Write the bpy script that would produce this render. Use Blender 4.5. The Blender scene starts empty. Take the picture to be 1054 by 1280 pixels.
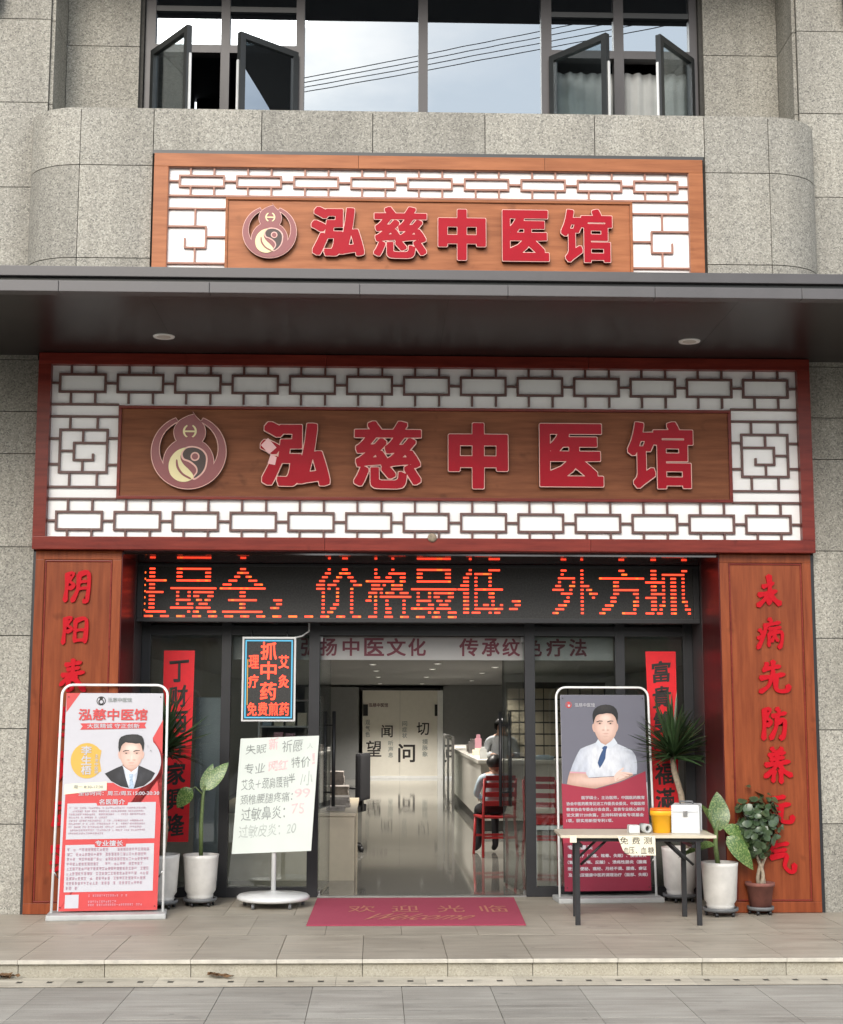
import bpy, bmesh, math, random
from mathutils import Vector, Matrix
from mathutils.bvhtree import BVHTree
R = math.radians
random.seed(7)
scene = bpy.context.scene
COL = scene.collection

# ------------------------------------------------------------------ camera
cam_d = bpy.data.cameras.new('camera'); cam = bpy.data.objects.new('camera', cam_d); COL.objects.link(cam)
cam_d.sensor_fit = 'VERTICAL'; cam_d.sensor_height = 24.0; cam_d.lens = 24.0 * 1826.0 / 1280.0
cam_d.clip_start = 0.1; cam_d.clip_end = 2000
PITCH, YAW, ROLL = 0.13618, 0.030236, 0.001835
f0 = Vector((math.sin(YAW), math.cos(YAW), 0)); r0 = Vector((math.cos(YAW), -math.sin(YAW), 0)); u0 = Vector((0, 0, 1))
fw = f0 * math.cos(PITCH) + u0 * math.sin(PITCH); up = -f0 * math.sin(PITCH) + u0 * math.cos(PITCH)
rt = r0 * math.cos(ROLL) + up * math.sin(ROLL); up = -r0 * math.sin(ROLL) + up * math.cos(ROLL)
cam.matrix_world = Matrix(((rt.x, up.x, -fw.x, 0.0), (rt.y, up.y, -fw.y, -12.0), (rt.z, up.z, -fw.z, 1.593), (0, 0, 0, 1)))
scene.camera = cam

# ------------------------------------------------------------------ world, sun, exposure
SUN_EL, SUN_AZ = R(30), R(196)          # azimuth measured from +Y clockwise: behind the camera, a little to the left
w = bpy.data.worlds.new('World'); scene.world = w; w.use_nodes = True
nt = w.node_tree; nt.nodes.clear()
out = nt.nodes.new('ShaderNodeOutputWorld'); bg = nt.nodes.new('ShaderNodeBackground')
sky = nt.nodes.new('ShaderNodeTexSky'); sky.sky_type = 'NISHITA'; sky.sun_disc = False
sky.sun_elevation = SUN_EL; sky.sun_rotation = SUN_AZ; sky.air_density = 1.0; sky.dust_density = 2.5
tc = nt.nodes.new('ShaderNodeTexCoord'); mp = nt.nodes.new('ShaderNodeMapping'); mp.inputs['Scale'].default_value = (1.0, 1.0, 2.2)
no = nt.nodes.new('ShaderNodeTexNoise'); no.inputs['Scale'].default_value = 3.4; no.inputs['Detail'].default_value = 6; no.inputs['Roughness'].default_value = 0.55
rp = nt.nodes.new('ShaderNodeValToRGB'); rp.color_ramp.elements[0].position = 0.36; rp.color_ramp.elements[1].position = 0.62
rp.color_ramp.elements[0].color = (0.22, 0.22, 0.22, 1); rp.color_ramp.elements[1].color = (0.95, 0.95, 0.95, 1)
mx = nt.nodes.new('ShaderNodeMix'); mx.data_type = 'RGBA'; mx.inputs['B'].default_value = (9.6, 9.9, 10.3, 1)
nt.links.new(tc.outputs['Generated'], mp.inputs['Vector']); nt.links.new(mp.outputs['Vector'], no.inputs['Vector'])
nt.links.new(no.outputs['Fac'], rp.inputs['Fac']); nt.links.new(rp.outputs['Color'], mx.inputs['Factor'])
nt.links.new(sky.outputs['Color'], mx.inputs['A']); nt.links.new(mx.outputs['Result'], bg.inputs['Color'])
bg.inputs['Strength'].default_value = 0.15; nt.links.new(bg.outputs['Background'], out.inputs['Surface'])
sun_d = bpy.data.lights.new('sun', 'SUN'); sun_d.energy = 1.2; sun_d.angle = R(24); sun_d.color = (1.0, 0.95, 0.88)
sun = bpy.data.objects.new('sun', sun_d); COL.objects.link(sun)
sdir = Vector((math.sin(SUN_AZ) * math.cos(SUN_EL), math.cos(SUN_AZ) * math.cos(SUN_EL), math.sin(SUN_EL)))
sun.rotation_euler = sdir.to_track_quat('Z', 'Y').to_euler()
vs = scene.view_settings; vs.view_transform = 'Standard'; vs.look = 'None'; vs.gamma = 1.0; vs.use_curve_mapping = False
vs.exposure = 0.76
scene.cycles.max_bounces = 10; scene.cycles.transparent_max_bounces = 16; scene.cycles.glossy_bounces = 5
scene.cycles.caustics_reflective = False; scene.cycles.caustics_refractive = False; scene.cycles.sample_clamp_indirect = 6.0

# ------------------------------------------------------------------ materials
M = {}
def node_mat(name):
    m = bpy.data.materials.new(name); m.use_nodes = True; M[name] = m
    n = m.node_tree.nodes; return m, n, m.node_tree.links, n['Principled BSDF'], n['Material Output']
def mathn(n, l, op, a, b):
    k = n.new('ShaderNodeMath'); k.operation = op
    for i, v in enumerate((a, b)):
        if hasattr(v, 'links'): l.new(v, k.inputs[i])
        elif v is not None: k.inputs[i].default_value = v
    return k.outputs[0]
def mixc(n, l, fac, a, b, mode='MIX'):
    k = n.new('ShaderNodeMix'); k.data_type = 'RGBA'; k.blend_type = mode
    for s, v in (('Factor', fac), ('A', a), ('B', b)):
        if hasattr(v, 'links'): l.new(v, k.inputs[s])
        elif s == 'Factor': k.inputs[s].default_value = v
        else: k.inputs[s].default_value = (*v, 1)
    return k.outputs['Result']
def noise(n, l, scale, detail=4, rough=0.55, vec=None, stretch=None):
    g = n.new('ShaderNodeNewGeometry'); v = g.outputs['Position'] if vec is None else vec
    if stretch:
        mpn = n.new('ShaderNodeMapping'); mpn.inputs['Scale'].default_value = stretch; l.new(v, mpn.inputs['Vector']); v = mpn.outputs['Vector']
    k = n.new('ShaderNodeTexNoise'); k.inputs['Scale'].default_value = scale; k.inputs['Detail'].default_value = detail; k.inputs['Roughness'].default_value = rough
    l.new(v, k.inputs['Vector']); return k.outputs['Fac']
def ramp(n, l, fac, *stops):
    k = n.new('ShaderNodeValToRGB'); e = k.color_ramp.elements
    while len(e) < len(stops): e.new(0.5)
    for el, (p, c) in zip(e, stops): el.position = p; el.color = (*c, 1) if len(c) == 3 else c
    l.new(fac, k.inputs['Fac']); return k.outputs['Color']
def bump(n, l, b, h, strength, dist=0.002):
    k = n.new('ShaderNodeBump'); k.inputs['Strength'].default_value = strength; k.inputs['Distance'].default_value = dist
    l.new(h, k.inputs['Height']); l.new(k.outputs['Normal'], b.inputs['Normal'])
def plain(name, c, rough=0.5, metal=0.0, var=0.12, scale=9.0, spec=0.5, coat=0.0, emit=None, es=0.0):
    m, n, l, b, o = node_mat(name)
    b.inputs['Roughness'].default_value = rough; b.inputs['Metallic'].default_value = metal
    b.inputs['Specular IOR Level'].default_value = spec; b.inputs['Coat Weight'].default_value = coat
    if var > 0:
        f = noise(n, l, scale, 5, 0.6)
        a = tuple(x * (1 - var) for x in c); d = tuple(min(1, x * (1 + var)) for x in c)
        l.new(ramp(n, l, f, (0.3, a), (0.7, d)), b.inputs['Base Color'])
        rr = mathn(n, l, 'MULTIPLY_ADD', f, 0.25 * rough); rr.node.inputs[2].default_value = rough * 0.88; l.new(rr, b.inputs['Roughness'])
    else: b.inputs['Base Color'].default_value = (*c, 1)
    if emit: b.inputs['Emission Color'].default_value = (*emit, 1); b.inputs['Emission Strength'].default_value = es
    return m
def stone(name, dark, mid, light, cell, big=0.10, rough=0.75, rand=0.10, warm=(0.46, 0.40, 0.30)):
    m, n, l, b, o = node_mat(name)
    g = n.new('ShaderNodeNewGeometry')
    v = n.new('ShaderNodeTexVoronoi'); v.inputs['Scale'].default_value = 1.0 / cell; l.new(g.outputs['Position'], v.inputs['Vector'])
    sx = n.new('ShaderNodeSeparateColor'); l.new(v.outputs['Color'], sx.inputs['Color'])
    f2 = noise(n, l, 0.8 / cell, 2, 0.6)
    s = mathn(n, l, 'ADD', mathn(n, l, 'MULTIPLY', sx.outputs['Red'], 0.72), mathn(n, l, 'MULTIPLY', f2, 0.28))
    c = ramp(n, l, s, (0.10, dark), (0.36, mid), (0.55, mid), (0.86, light))
    f = noise(n, l, 1.7, 4, 0.6)
    c = mixc(n, l, mathn(n, l, 'MULTIPLY', f, 0.42), c, mixc(n, l, 1.0, c, tuple(1.9 * x / 0.72 for x in warm), 'MULTIPLY'))
    oi = n.new('ShaderNodeObjectInfo')
    k = mathn(n, l, 'MULTIPLY_ADD', oi.outputs['Random'], 2 * rand); k.node.inputs[2].default_value = 1 - rand
    cm = n.new('ShaderNodeCombineColor')
    for ch in ('Red', 'Green', 'Blue'): l.new(k, cm.inputs[ch])
    c = mixc(n, l, 1.0, c, cm.outputs['Color'], 'MULTIPLY')
    st = noise(n, l, 1.0, 5, 0.6, stretch=(3.2, 3.2, 0.35))
    c = mixc(n, l, big, c, ramp(n, l, st, (0.35, (0.25, 0.24, 0.22)), (0.62, (0.95, 0.95, 0.93))), 'MULTIPLY')
    l.new(c, b.inputs['Base Color']); b.inputs['Roughness'].default_value = rough
    bump(n, l, b, s, 0.25, 0.002); return m
def wood(name, a, d, stretch, rough=0.38, coat=0.15):
    m, n, l, b, o = node_mat(name)
    f = noise(n, l, 3.0, 7, 0.62, stretch=stretch); g = noise(n, l, 1.3, 3, 0.5)
    c = ramp(n, l, f, (0.28, d), (0.5, tuple((x + y) / 2 for x, y in zip(a, d))), (0.72, a))
    c = mixc(n, l, 0.35, c, ramp(n, l, g, (0.3, (0.55, 0.5, 0.48)), (0.7, (1, 1, 1))), 'MULTIPLY')
    oi = n.new('ShaderNodeObjectInfo'); k = mathn(n, l, 'MULTIPLY_ADD', oi.outputs['Random'], 0.22); k.node.inputs[2].default_value = 0.89
    cm = n.new('ShaderNodeCombineColor')
    for ch in ('Red', 'Green', 'Blue'): l.new(k, cm.inputs[ch])
    c = mixc(n, l, 1.0, c, cm.outputs['Color'], 'MULTIPLY')
    kn = noise(n, l, 6.0, 2, 0.5); c = mixc(n, l, ramp(n, l, kn, (0.66, (0, 0, 0)), (0.75, (0.4, 0.4, 0.4))), c, tuple(x * 0.4 for x in d))
    l.new(c, b.inputs['Base Color']); b.inputs['Roughness'].default_value = rough; b.inputs['Coat Weight'].default_value = coat * 0.3; b.inputs['Specular IOR Level'].default_value = 0.16
    b.inputs['Coat Roughness'].default_value = 0.25; bump(n, l, b, f, 0.12, 0.001); return m
def glass_mat(name, tint, refl, rough=0.0, rcol=(0.95, 0.97, 1.0), ripple=0.0):
    m, n, l, b, o = node_mat(name); n.remove(b)
    t = n.new('ShaderNodeBsdfTransparent'); t.inputs['Color'].default_value = (*tint, 1)
    g = n.new('ShaderNodeBsdfGlossy'); g.inputs['Roughness'].default_value = rough; g.inputs['Color'].default_value = (*rcol, 1)
    fr = n.new('ShaderNodeLayerWeight'); fr.inputs['Blend'].default_value = 0.5                  # Schlick: refl + (1 - refl) (1 - cos)^5
    k = mathn(n, l, 'MULTIPLY_ADD', mathn(n, l, 'POWER', fr.outputs['Facing'], 5.0), 1.0 - refl); k.node.inputs[2].default_value = refl
    x = n.new('ShaderNodeMixShader'); l.new(k, x.inputs['Fac']); l.new(t.outputs['BSDF'], x.inputs[1]); l.new(g.outputs['BSDF'], x.inputs[2])
    if ripple:
        f = noise(n, l, 2.2, 1, 0.4); bp = n.new('ShaderNodeBump'); bp.inputs['Strength'].default_value = ripple; bp.inputs['Distance'].default_value = 0.004
        l.new(f, bp.inputs['Height']); l.new(bp.outputs['Normal'], g.inputs['Normal'])
    l.new(x.outputs['Shader'], o.inputs['Surface']); return m

stone('granite', (0.125, 0.121, 0.112), (0.282, 0.272, 0.241), (0.42, 0.408, 0.366), 0.0100, big=0.32, rand=0.13, warm=(0.40, 0.38, 0.33))
stone('step_stone', (0.29, 0.275, 0.23), (0.365, 0.35, 0.295), (0.43, 0.415, 0.355), 0.008, big=0.2, rand=0.07)
def paving(name, c, rough):
    m, n, l, b, o = node_mat(name)
    f = noise(n, l, 3.2, 8, 0.68, stretch=(0.45, 3.4, 1)); g = noise(n, l, 0.9, 4, 0.6); h = noise(n, l, 120, 2, 0.6)
    col = ramp(n, l, f, (0.28, tuple(x * 0.72 for x in c)), (0.5, c), (0.74, tuple(x * 1.2 for x in c)))
    col = mixc(n, l, 0.6, col, ramp(n, l, g, (0.3, (0.66, 0.62, 0.58)), (0.68, (1.05, 1.03, 1.0))), 'MULTIPLY')
    col = mixc(n, l, 0.25, col, ramp(n, l, h, (0.35, (0.6, 0.6, 0.6)), (0.65, (1.2, 1.2, 1.2))), 'MULTIPLY')
    sp = noise(n, l, 5.0, 3, 0.5); col = mixc(n, l, ramp(n, l, sp, (0.64, (0, 0, 0)), (0.72, (0.38, 0.38, 0.38))), col, tuple(x * 0.45 for x in c))
    wv = n.new('ShaderNodeTexVoronoi'); wv.inputs['Scale'].default_value = 2.7; ge = n.new('ShaderNodeNewGeometry'); l.new(ge.outputs['Position'], wv.inputs['Vector'])
    col = mixc(n, l, ramp(n, l, wv.outputs['Distance'], (0.035, (0.5, 0.5, 0.5)), (0.055, (0, 0, 0))), col, tuple(x * 0.4 for x in c))
    wn = noise(n, l, 1.0, 6, 0.65, stretch=(1.4, 26, 1)); col = mixc(n, l, 0.5, col, ramp(n, l, wn, (0.32, (0.62, 0.58, 0.54)), (0.66, (1.12, 1.1, 1.08))), 'MULTIPLY')
    oi = n.new('ShaderNodeObjectInfo'); k = mathn(n, l, 'MULTIPLY_ADD', oi.outputs['Random'], 0.16); k.node.inputs[2].default_value = 0.92
    cm = n.new('ShaderNodeCombineColor')
    for ch in ('Red', 'Green', 'Blue'): l.new(k, cm.inputs[ch])
    l.new(mixc(n, l, 1.0, col, cm.outputs['Color'], 'MULTIPLY'), b.inputs['Base Color'])
    l.new(ramp(n, l, f, (0.3, (rough - 0.1,) * 3), (0.7, (rough + 0.12,) * 3)), b.inputs['Roughness'])
    bump(n, l, b, h, 0.15, 0.001); return m
paving('platform_tile', (0.40, 0.37, 0.31), 0.5)
paving('pavement_stone', (0.325, 0.318, 0.288), 0.6)
paving('drain_stone', (0.50, 0.47, 0.39), 0.7)
plain('worn_edge', (0.50, 0.47, 0.40), 0.55, var=0.18, scale=14)
plain('mortar', (0.05, 0.048, 0.043), 0.9, var=0.3, scale=30)
plain('grout', (0.31, 0.29, 0.245), 0.9, var=0.2, scale=30)
plain('asphalt', (0.05, 0.05, 0.052), 0.85, var=0.25, scale=60)
plain('soil_ground', (0.12, 0.115, 0.10), 0.9, var=0.3, scale=1)
wood('wood_sign', (0.42, 0.158, 0.066), (0.26, 0.088, 0.034), (0.8, 6, 9))
wood('wood_panel', (0.26, 0.098, 0.045), (0.15, 0.05, 0.022), (0.8, 6, 9), 0.5, 0.0)
wood('wood_frame', (0.25, 0.038, 0.025), (0.135, 0.018, 0.014), (0.9, 6, 9), 0.3, 0.3)
wood('wood_board', (0.30, 0.078, 0.028), (0.17, 0.038, 0.015), (9, 6, 0.7), 0.36, 0.25)
wood('wood_maroon', (0.10, 0.018, 0.018), (0.06, 0.01, 0.011), (9, 6, 0.8), 0.3, 0.2)
plain('sign_white', (0.92, 0.92, 0.91), 0.45, var=0.03, scale=2.5)
plain('lattice', (0.115, 0.05, 0.042), 0.45, var=0.15)
plain('lattice_pale', (0.30, 0.135, 0.09), 0.45, var=0.15)
plain('letter_red', (0.34, 0.002, 0.013), 0.32, var=0.06, spec=0.14)
plain('letter_rim', (0.72, 0.42, 0.36), 0.45, var=0.04)
plain('letter_pink', (0.74, 0.42, 0.42), 0.3, var=0.04)
plain('emblem_red', (0.20, 0.030, 0.034), 0.35, var=0.06)
plain('emblem_gold', (0.72, 0.64, 0.34), 0.4, var=0.05)
plain('emblem_dark', (0.045, 0.025, 0.02), 0.5, var=0.05)
plain('brush_red', (0.44, 0.004, 0.012), 0.5, var=0.06, spec=0.15)
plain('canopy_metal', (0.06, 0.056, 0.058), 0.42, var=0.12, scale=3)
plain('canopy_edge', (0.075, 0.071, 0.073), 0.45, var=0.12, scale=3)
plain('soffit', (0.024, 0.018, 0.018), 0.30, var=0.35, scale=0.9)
plain('recess_soffit', (0.03, 0.012, 0.012), 0.06, var=0.0, spec=0.9)
plain('frame_metal', (0.012, 0.0125, 0.015), 0.42, var=0.1)
plain('frame_bronze', (0.048, 0.043, 0.044), 0.42, var=0.1)
plain('sash_dark', (0.022, 0.024, 0.024), 0.4, var=0.1)
plain('steel', (0.45, 0.45, 0.45), 0.3, 1.0, var=0.1)
glass_mat('shop_glass', (0.86, 0.89, 0.885), 0.05, ripple=0.03)
glass_mat('door_glass', (0.90, 0.93, 0.92), 0.045)
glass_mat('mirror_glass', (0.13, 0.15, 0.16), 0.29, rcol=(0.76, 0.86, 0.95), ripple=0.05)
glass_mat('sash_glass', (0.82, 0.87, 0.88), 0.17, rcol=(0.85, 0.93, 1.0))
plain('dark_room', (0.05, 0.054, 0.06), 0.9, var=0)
plain('curtain', (0.42, 0.43, 0.42), 0.9, var=0.1, scale=4)
plain('black_plastic', (0.015, 0.015, 0.017), 0.45, var=0.1)
plain('led_face', (0.020, 0.020, 0.019), 0.55, var=0.7, scale=75)
plain('led_dot', (0.5, 0.03, 0.01), 0.5, var=0, emit=(1.0, 0.055, 0.022), es=1.5)
plain('led_dot_orange', (0.5, 0.08, 0.01), 0.5, var=0, emit=(1.0, 0.13, 0.02), es=1.35)
plain('neon_blue', (0.05, 0.25, 0.4), 0.5, var=0, emit=(0.10, 0.45, 0.62), es=0.45)
plain('neon_gold', (0.4, 0.25, 0.05), 0.5, var=0, emit=(0.7, 0.35, 0.05), es=0.45)
plain('lamp_glass', (0.55, 0.53, 0.49), 0.4, var=0.05)
plain('white_paint', (0.84, 0.85, 0.84), 0.35, var=0.05)
plain('white_plastic', (0.66, 0.67, 0.66), 0.3, var=0.05)
plain('grey_plastic', (0.42, 0.43, 0.42), 0.5, var=0.1)
plain('dark_grey_plastic', (0.13, 0.135, 0.14), 0.5, var=0.15)
plain('paper', (0.62, 0.67, 0.625), 0.7, var=0.03, scale=4)
plain('paper_white', (0.66, 0.66, 0.70), 0.5, var=0.03, scale=5)
plain('paper_cream', (0.78, 0.72, 0.55), 0.6, var=0.03)
plain('paper_red', (0.74, 0.009, 0.018), 0.6, var=0.08, scale=14)
plain('ink', (0.02, 0.016, 0.015), 0.6, var=0.1)
plain('ink_grey', (0.26, 0.285, 0.27), 0.7, var=0.25, scale=25)
plain('ink_dim', (0.42, 0.46, 0.43), 0.7, var=0.25, scale=25)
plain('ink_pink', (0.74, 0.50, 0.50), 0.7, var=0.2, scale=25)
plain('print_red', (0.54, 0.05, 0.05), 0.45, var=0.04)
plain('print_white', (0.50, 0.495, 0.53), 0.45, var=0.02)
plain('print_pink', (0.44, 0.25, 0.31), 0.5, var=0.1, scale=20)
plain('print_gold', (0.60, 0.37, 0.06), 0.45, var=0.04)
plain('print_grey', (0.135, 0.135, 0.17), 0.4, var=0.04, scale=2)
plain('print_crimson', (0.34, 0.022, 0.05), 0.4, var=0.1, scale=2)
plain('print_crimson_dark', (0.21, 0.012, 0.035), 0.4, var=0.1, scale=2)
plain('print_rose', (0.60, 0.30, 0.36), 0.5, var=0.05)
plain('skin_print', (0.76, 0.56, 0.48), 0.5, var=0.03, scale=30)
plain('skin_shade', (0.60, 0.38, 0.31), 0.5, var=0.03, scale=30)
plain('hair_print', (0.014, 0.013, 0.014), 0.5, var=0.1, scale=60)
plain('suit_print', (0.02, 0.02, 0.026), 0.5, var=0.2)
plain('shirt_print', (0.60, 0.65, 0.72), 0.5, var=0.03)
plain('tie_print', (0.03, 0.075, 0.19), 0.5, var=0.1, scale=40)
plain('tie_pale', (0.36, 0.46, 0.58), 0.5, var=0.3, scale=70)
plain('pot_white', (0.62, 0.605, 0.57), 0.32, var=0.11, coat=0.2)
plain('terracotta', (0.20, 0.075, 0.058), 0.75, var=0.3)
plain('soil', (0.03, 0.024, 0.018), 0.95, var=0.3, scale=50)
plain('bark_pale', (0.30, 0.245, 0.18), 0.85, var=0.3, scale=45)
plain('bark', (0.10, 0.075, 0.055), 0.9, var=0.3, scale=14)
def leaf_mat(name, a, d, spots=None, scale=30, rough=0.35):
    m, n, l, b, o = node_mat(name); oi = n.new('ShaderNodeObjectInfo')
    f = noise(n, l, scale, 5, 0.6); c = ramp(n, l, f, (0.3, d), (0.7, a))
    if spots: c = mixc(n, l, ramp(n, l, noise(n, l, 80, 3, 0.7), (0.49, (0, 0, 0)), (0.58, (0.6, 0.6, 0.6))), c, spots)
    k = mathn(n, l, 'MULTIPLY_ADD', oi.outputs['Random'], 0.5); k.node.inputs[2].default_value = 0.75
    cm = n.new('ShaderNodeCombineColor')
    for ch in ('Red', 'Green', 'Blue'): l.new(k, cm.inputs[ch])
    l.new(mixc(n, l, 1.0, c, cm.outputs['Color'], 'MULTIPLY'), b.inputs['Base Color']); b.inputs['Roughness'].default_value = rough
    return m
leaf_mat('leaf_dumb', (0.085, 0.17, 0.04), (0.045, 0.10, 0.025), (0.34, 0.40, 0.15))
leaf_mat('leaf_yucca', (0.045, 0.085, 0.032), (0.022, 0.045, 0.018))
leaf_mat('leaf_jade', (0.085, 0.135, 0.06), (0.03, 0.055, 0.028), scale=14, rough=0.3)
leaf_mat('leaf_tree', (0.06, 0.10, 0.035), (0.03, 0.05, 0.018), scale=2, rough=0.6)
plain('stem_green', (0.12, 0.17, 0.06), 0.5, var=0.35, scale=60)
plain('mat_red', (0.34, 0.045, 0.085), 0.95, var=0.14, scale=160)
plain('mat_gold', (0.50, 0.19, 0.13), 0.8, var=0.2, scale=80)
plain('table_top', (0.58, 0.52, 0.40), 0.4, var=0.05)
plain('table_leg', (0.014, 0.014, 0.016), 0.45, var=0.1)
plain('bucket_yellow', (0.82, 0.40, 0.012), 0.35, var=0.05)
plain('lid_orange', (0.80, 0.14, 0.015), 0.35, var=0.05)
plain('alu', (0.62, 0.64, 0.66), 0.38, 0.35, var=0.06)
plain('shop_floor', (0.23, 0.222, 0.20), 0.05, var=0.06, scale=0.8)
plain('shop_wall', (0.27, 0.275, 0.275), 0.8, var=0.05)
plain('shop_ceiling', (0.24, 0.24, 0.24), 0.8, var=0.05)
plain('shop_panel', (0.76, 0.73, 0.65), 0.5, var=0.03)
plain('counter_beige', (0.52, 0.45, 0.34), 0.4, var=0.05)
plain('counter_white', (0.55, 0.53, 0.48), 0.4, var=0.05)
plain('plinth_dark', (0.05, 0.047, 0.043), 0.5, var=0.1)
plain('lamp_on', (0.9, 0.9, 0.9), 0.5, var=0, emit=(1.0, 0.95, 0.86), es=2.2)
plain('chair_red', (0.36, 0.02, 0.022), 0.4, var=0.1)
plain('cloth_black', (0.02, 0.02, 0.024), 0.9, var=0.25, scale=12)
plain('cloth_pale', (0.40, 0.42, 0.44), 0.85, var=0.12, scale=20)
plain('cloth_blue', (0.36, 0.44, 0.50), 0.85, var=0.08, scale=20)
plain('skin', (0.42, 0.25, 0.18), 0.5, var=0.06, scale=20)
plain('hair', (0.012, 0.011, 0.011), 0.45, var=0.1, scale=60)
plain('cable', (0.03, 0.03, 0.032), 0.6, var=0.1)
plain('dry_leaf', (0.13, 0.07, 0.03), 0.9, var=0.4, scale=40)
plain('grey_screen', (0.20, 0.225, 0.24), 0.7, var=0.06)
plain('banner_strip', (0.26, 0.26, 0.255), 0.6, var=0.04)
plain('box_mixed', (0.30, 0.27, 0.25), 0.6, var=0.6, scale=7)

# ------------------------------------------------------------------ builders
def box(bm, x0, x1, y0, y1, z0, z1, bev=0.0):
    v = [bm.verts.new(p) for p in ((x0, y0, z0), (x1, y0, z0), (x1, y1, z0), (x0, y1, z0), (x0, y0, z1), (x1, y0, z1), (x1, y1, z1), (x0, y1, z1))]
    fs = [bm.faces.new([v[i] for i in q]) for q in ((3, 2, 1, 0), (4, 5, 6, 7), (0, 1, 5, 4), (1, 2, 6, 5), (2, 3, 7, 6), (3, 0, 4, 7))]
    if bev > 0:
        es = {e for f in fs for e in f.edges}
        bmesh.ops.bevel(bm, geom=list(es), offset=bev, segments=2, affect='EDGES', profile=0.7)
def bmbox(*a, bev=0.0):
    bm = bmesh.new(); box(bm, *a, bev=bev); return bm
def tube(bm, pts, r, n=8, caps=True):
    pts = [Vector(p) for p in pts]; rs = r if isinstance(r, (list, tuple)) else [r] * len(pts); rings = []
    t0 = (pts[1] - pts[0]).normalized(); ref = Vector((0, 0, 1)) if abs(t0.z) < 0.9 else Vector((1, 0, 0))
    a = t0.cross(ref).normalized()
    for i, p in enumerate(pts):
        t = ((pts[min(i + 1, len(pts) - 1)] - pts[max(i - 1, 0)])).normalized()
        a = (a - t * a.dot(t)).normalized(); b = t.cross(a)
        rings.append([bm.verts.new(p + (a * math.cos(2 * math.pi * k / n) + b * math.sin(2 * math.pi * k / n)) * rs[i]) for k in range(n)])
    for i in range(len(rings) - 1):
        for k in range(n):
            f = bm.faces.new((rings[i][k], rings[i][(k + 1) % n], rings[i + 1][(k + 1) % n], rings[i + 1][k])); f.smooth = True
    if caps: bm.faces.new(rings[0][::-1]); bm.faces.new(rings[-1])
def lathe(bm, prof, cx=0, cy=0, n=32, sx=1.0, sy=1.0):
    rings = [[bm.verts.new((cx + r * sx * math.cos(2 * math.pi * k / n), cy + r * sy * math.sin(2 * math.pi * k / n), z)) for k in range(n)] for r, z in prof]
    for i in range(len(rings) - 1):
        for k in range(n):
            f = bm.faces.new((rings[i][k], rings[i][(k + 1) % n], rings[i + 1][(k + 1) % n], rings[i + 1][k])); f.smooth = True
    bm.faces.new(rings[0][::-1]); bm.faces.new(rings[-1])
def prism(bm, pts, y0, y1):
    """polygon given in (x, z), from y0 (front) back to y1"""
    ar = sum(pts[i][0] * pts[(i + 1) % len(pts)][1] - pts[(i + 1) % len(pts)][0] * pts[i][1] for i in range(len(pts)))
    if ar < 0: pts = pts[::-1]
    a = [bm.verts.new((x, y0, z)) for x, z in pts]; b = [bm.verts.new((x, y1, z)) for x, z in pts]
    bm.faces.new(a); bm.faces.new(b[::-1])
    for i in range(len(pts)):
        j = (i + 1) % len(pts); bm.faces.new((a[j], a[i], b[i], b[j]))
def circ(cx, cz, r, n=40, a0=0, a1=360, rz=None):
    full = (a1 - a0) >= 360; m = n if full else n + 1; rz = r if rz is None else rz
    return [(cx + r * math.cos(R(a0 + (a1 - a0) * k / n)), cz + rz * math.sin(R(a0 + (a1 - a0) * k / n))) for k in range(m)]

class Thing:
    """an Empty at the thing's base that parents its parts; shapes are given in world metres, or in the thing's own frame when local"""
    def __init__(s, name, label, cat, loc=(0, 0, 0), rotz=0.0, group=None, local=False):
        o = bpy.data.objects.new(name, None); COL.objects.link(o); o.location = loc; o.rotation_euler = (0, 0, rotz); o.empty_display_size = 0.1
        if label: o['label'] = label
        if cat: o['category'] = cat
        if group: o['group'] = group
        s.root = o; s.off = Vector((0, 0, 0)) if local else Vector(loc)
    def add(s, name, bm, mat, parent=None, label=None, smooth=False):
        me = bm if isinstance(bm, bpy.types.Mesh) else None
        if me is None:
            bmesh.ops.translate(bm, verts=bm.verts, vec=-s.off)
            me = bpy.data.meshes.new(name); bm.to_mesh(me); bm.free()
        if smooth:
            for p in me.polygons: p.use_smooth = True
        if mat and not me.materials: me.materials.append(M[mat])
        o = bpy.data.objects.new(name, me); COL.objects.link(o); o.parent = parent or s.root
        if label: o['label'] = label
        return o
    def copy_at(s, name, me, loc, rot=(0, 0, 0), parent=None, scale=(1, 1, 1)):
        o = bpy.data.objects.new(name, me); COL.objects.link(o); o.parent = parent or s.root
        o.location = Vector(loc) - s.off; o.rotation_euler = rot; o.scale = scale; return o
def mesh_of(name, bm, mat):
    me = bpy.data.meshes.new(name); bm.to_mesh(me); bm.free(); me.materials.append(M[mat]); return me
def single(name, bm, mat, label, cat, group=None, kind=None, smooth=False):
    me = mesh_of(name, bm, mat); o = bpy.data.objects.new(name, me); COL.objects.link(o)
    if smooth:
        for p in me.polygons: p.use_smooth = True
    if label: o['label'] = label
    if cat: o['category'] = cat
    if group: o['group'] = group
    if kind: o['kind'] = kind
    return o
def struct(name, bm, mat): return single(name, bm, mat, None, None, kind='structure')

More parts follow.
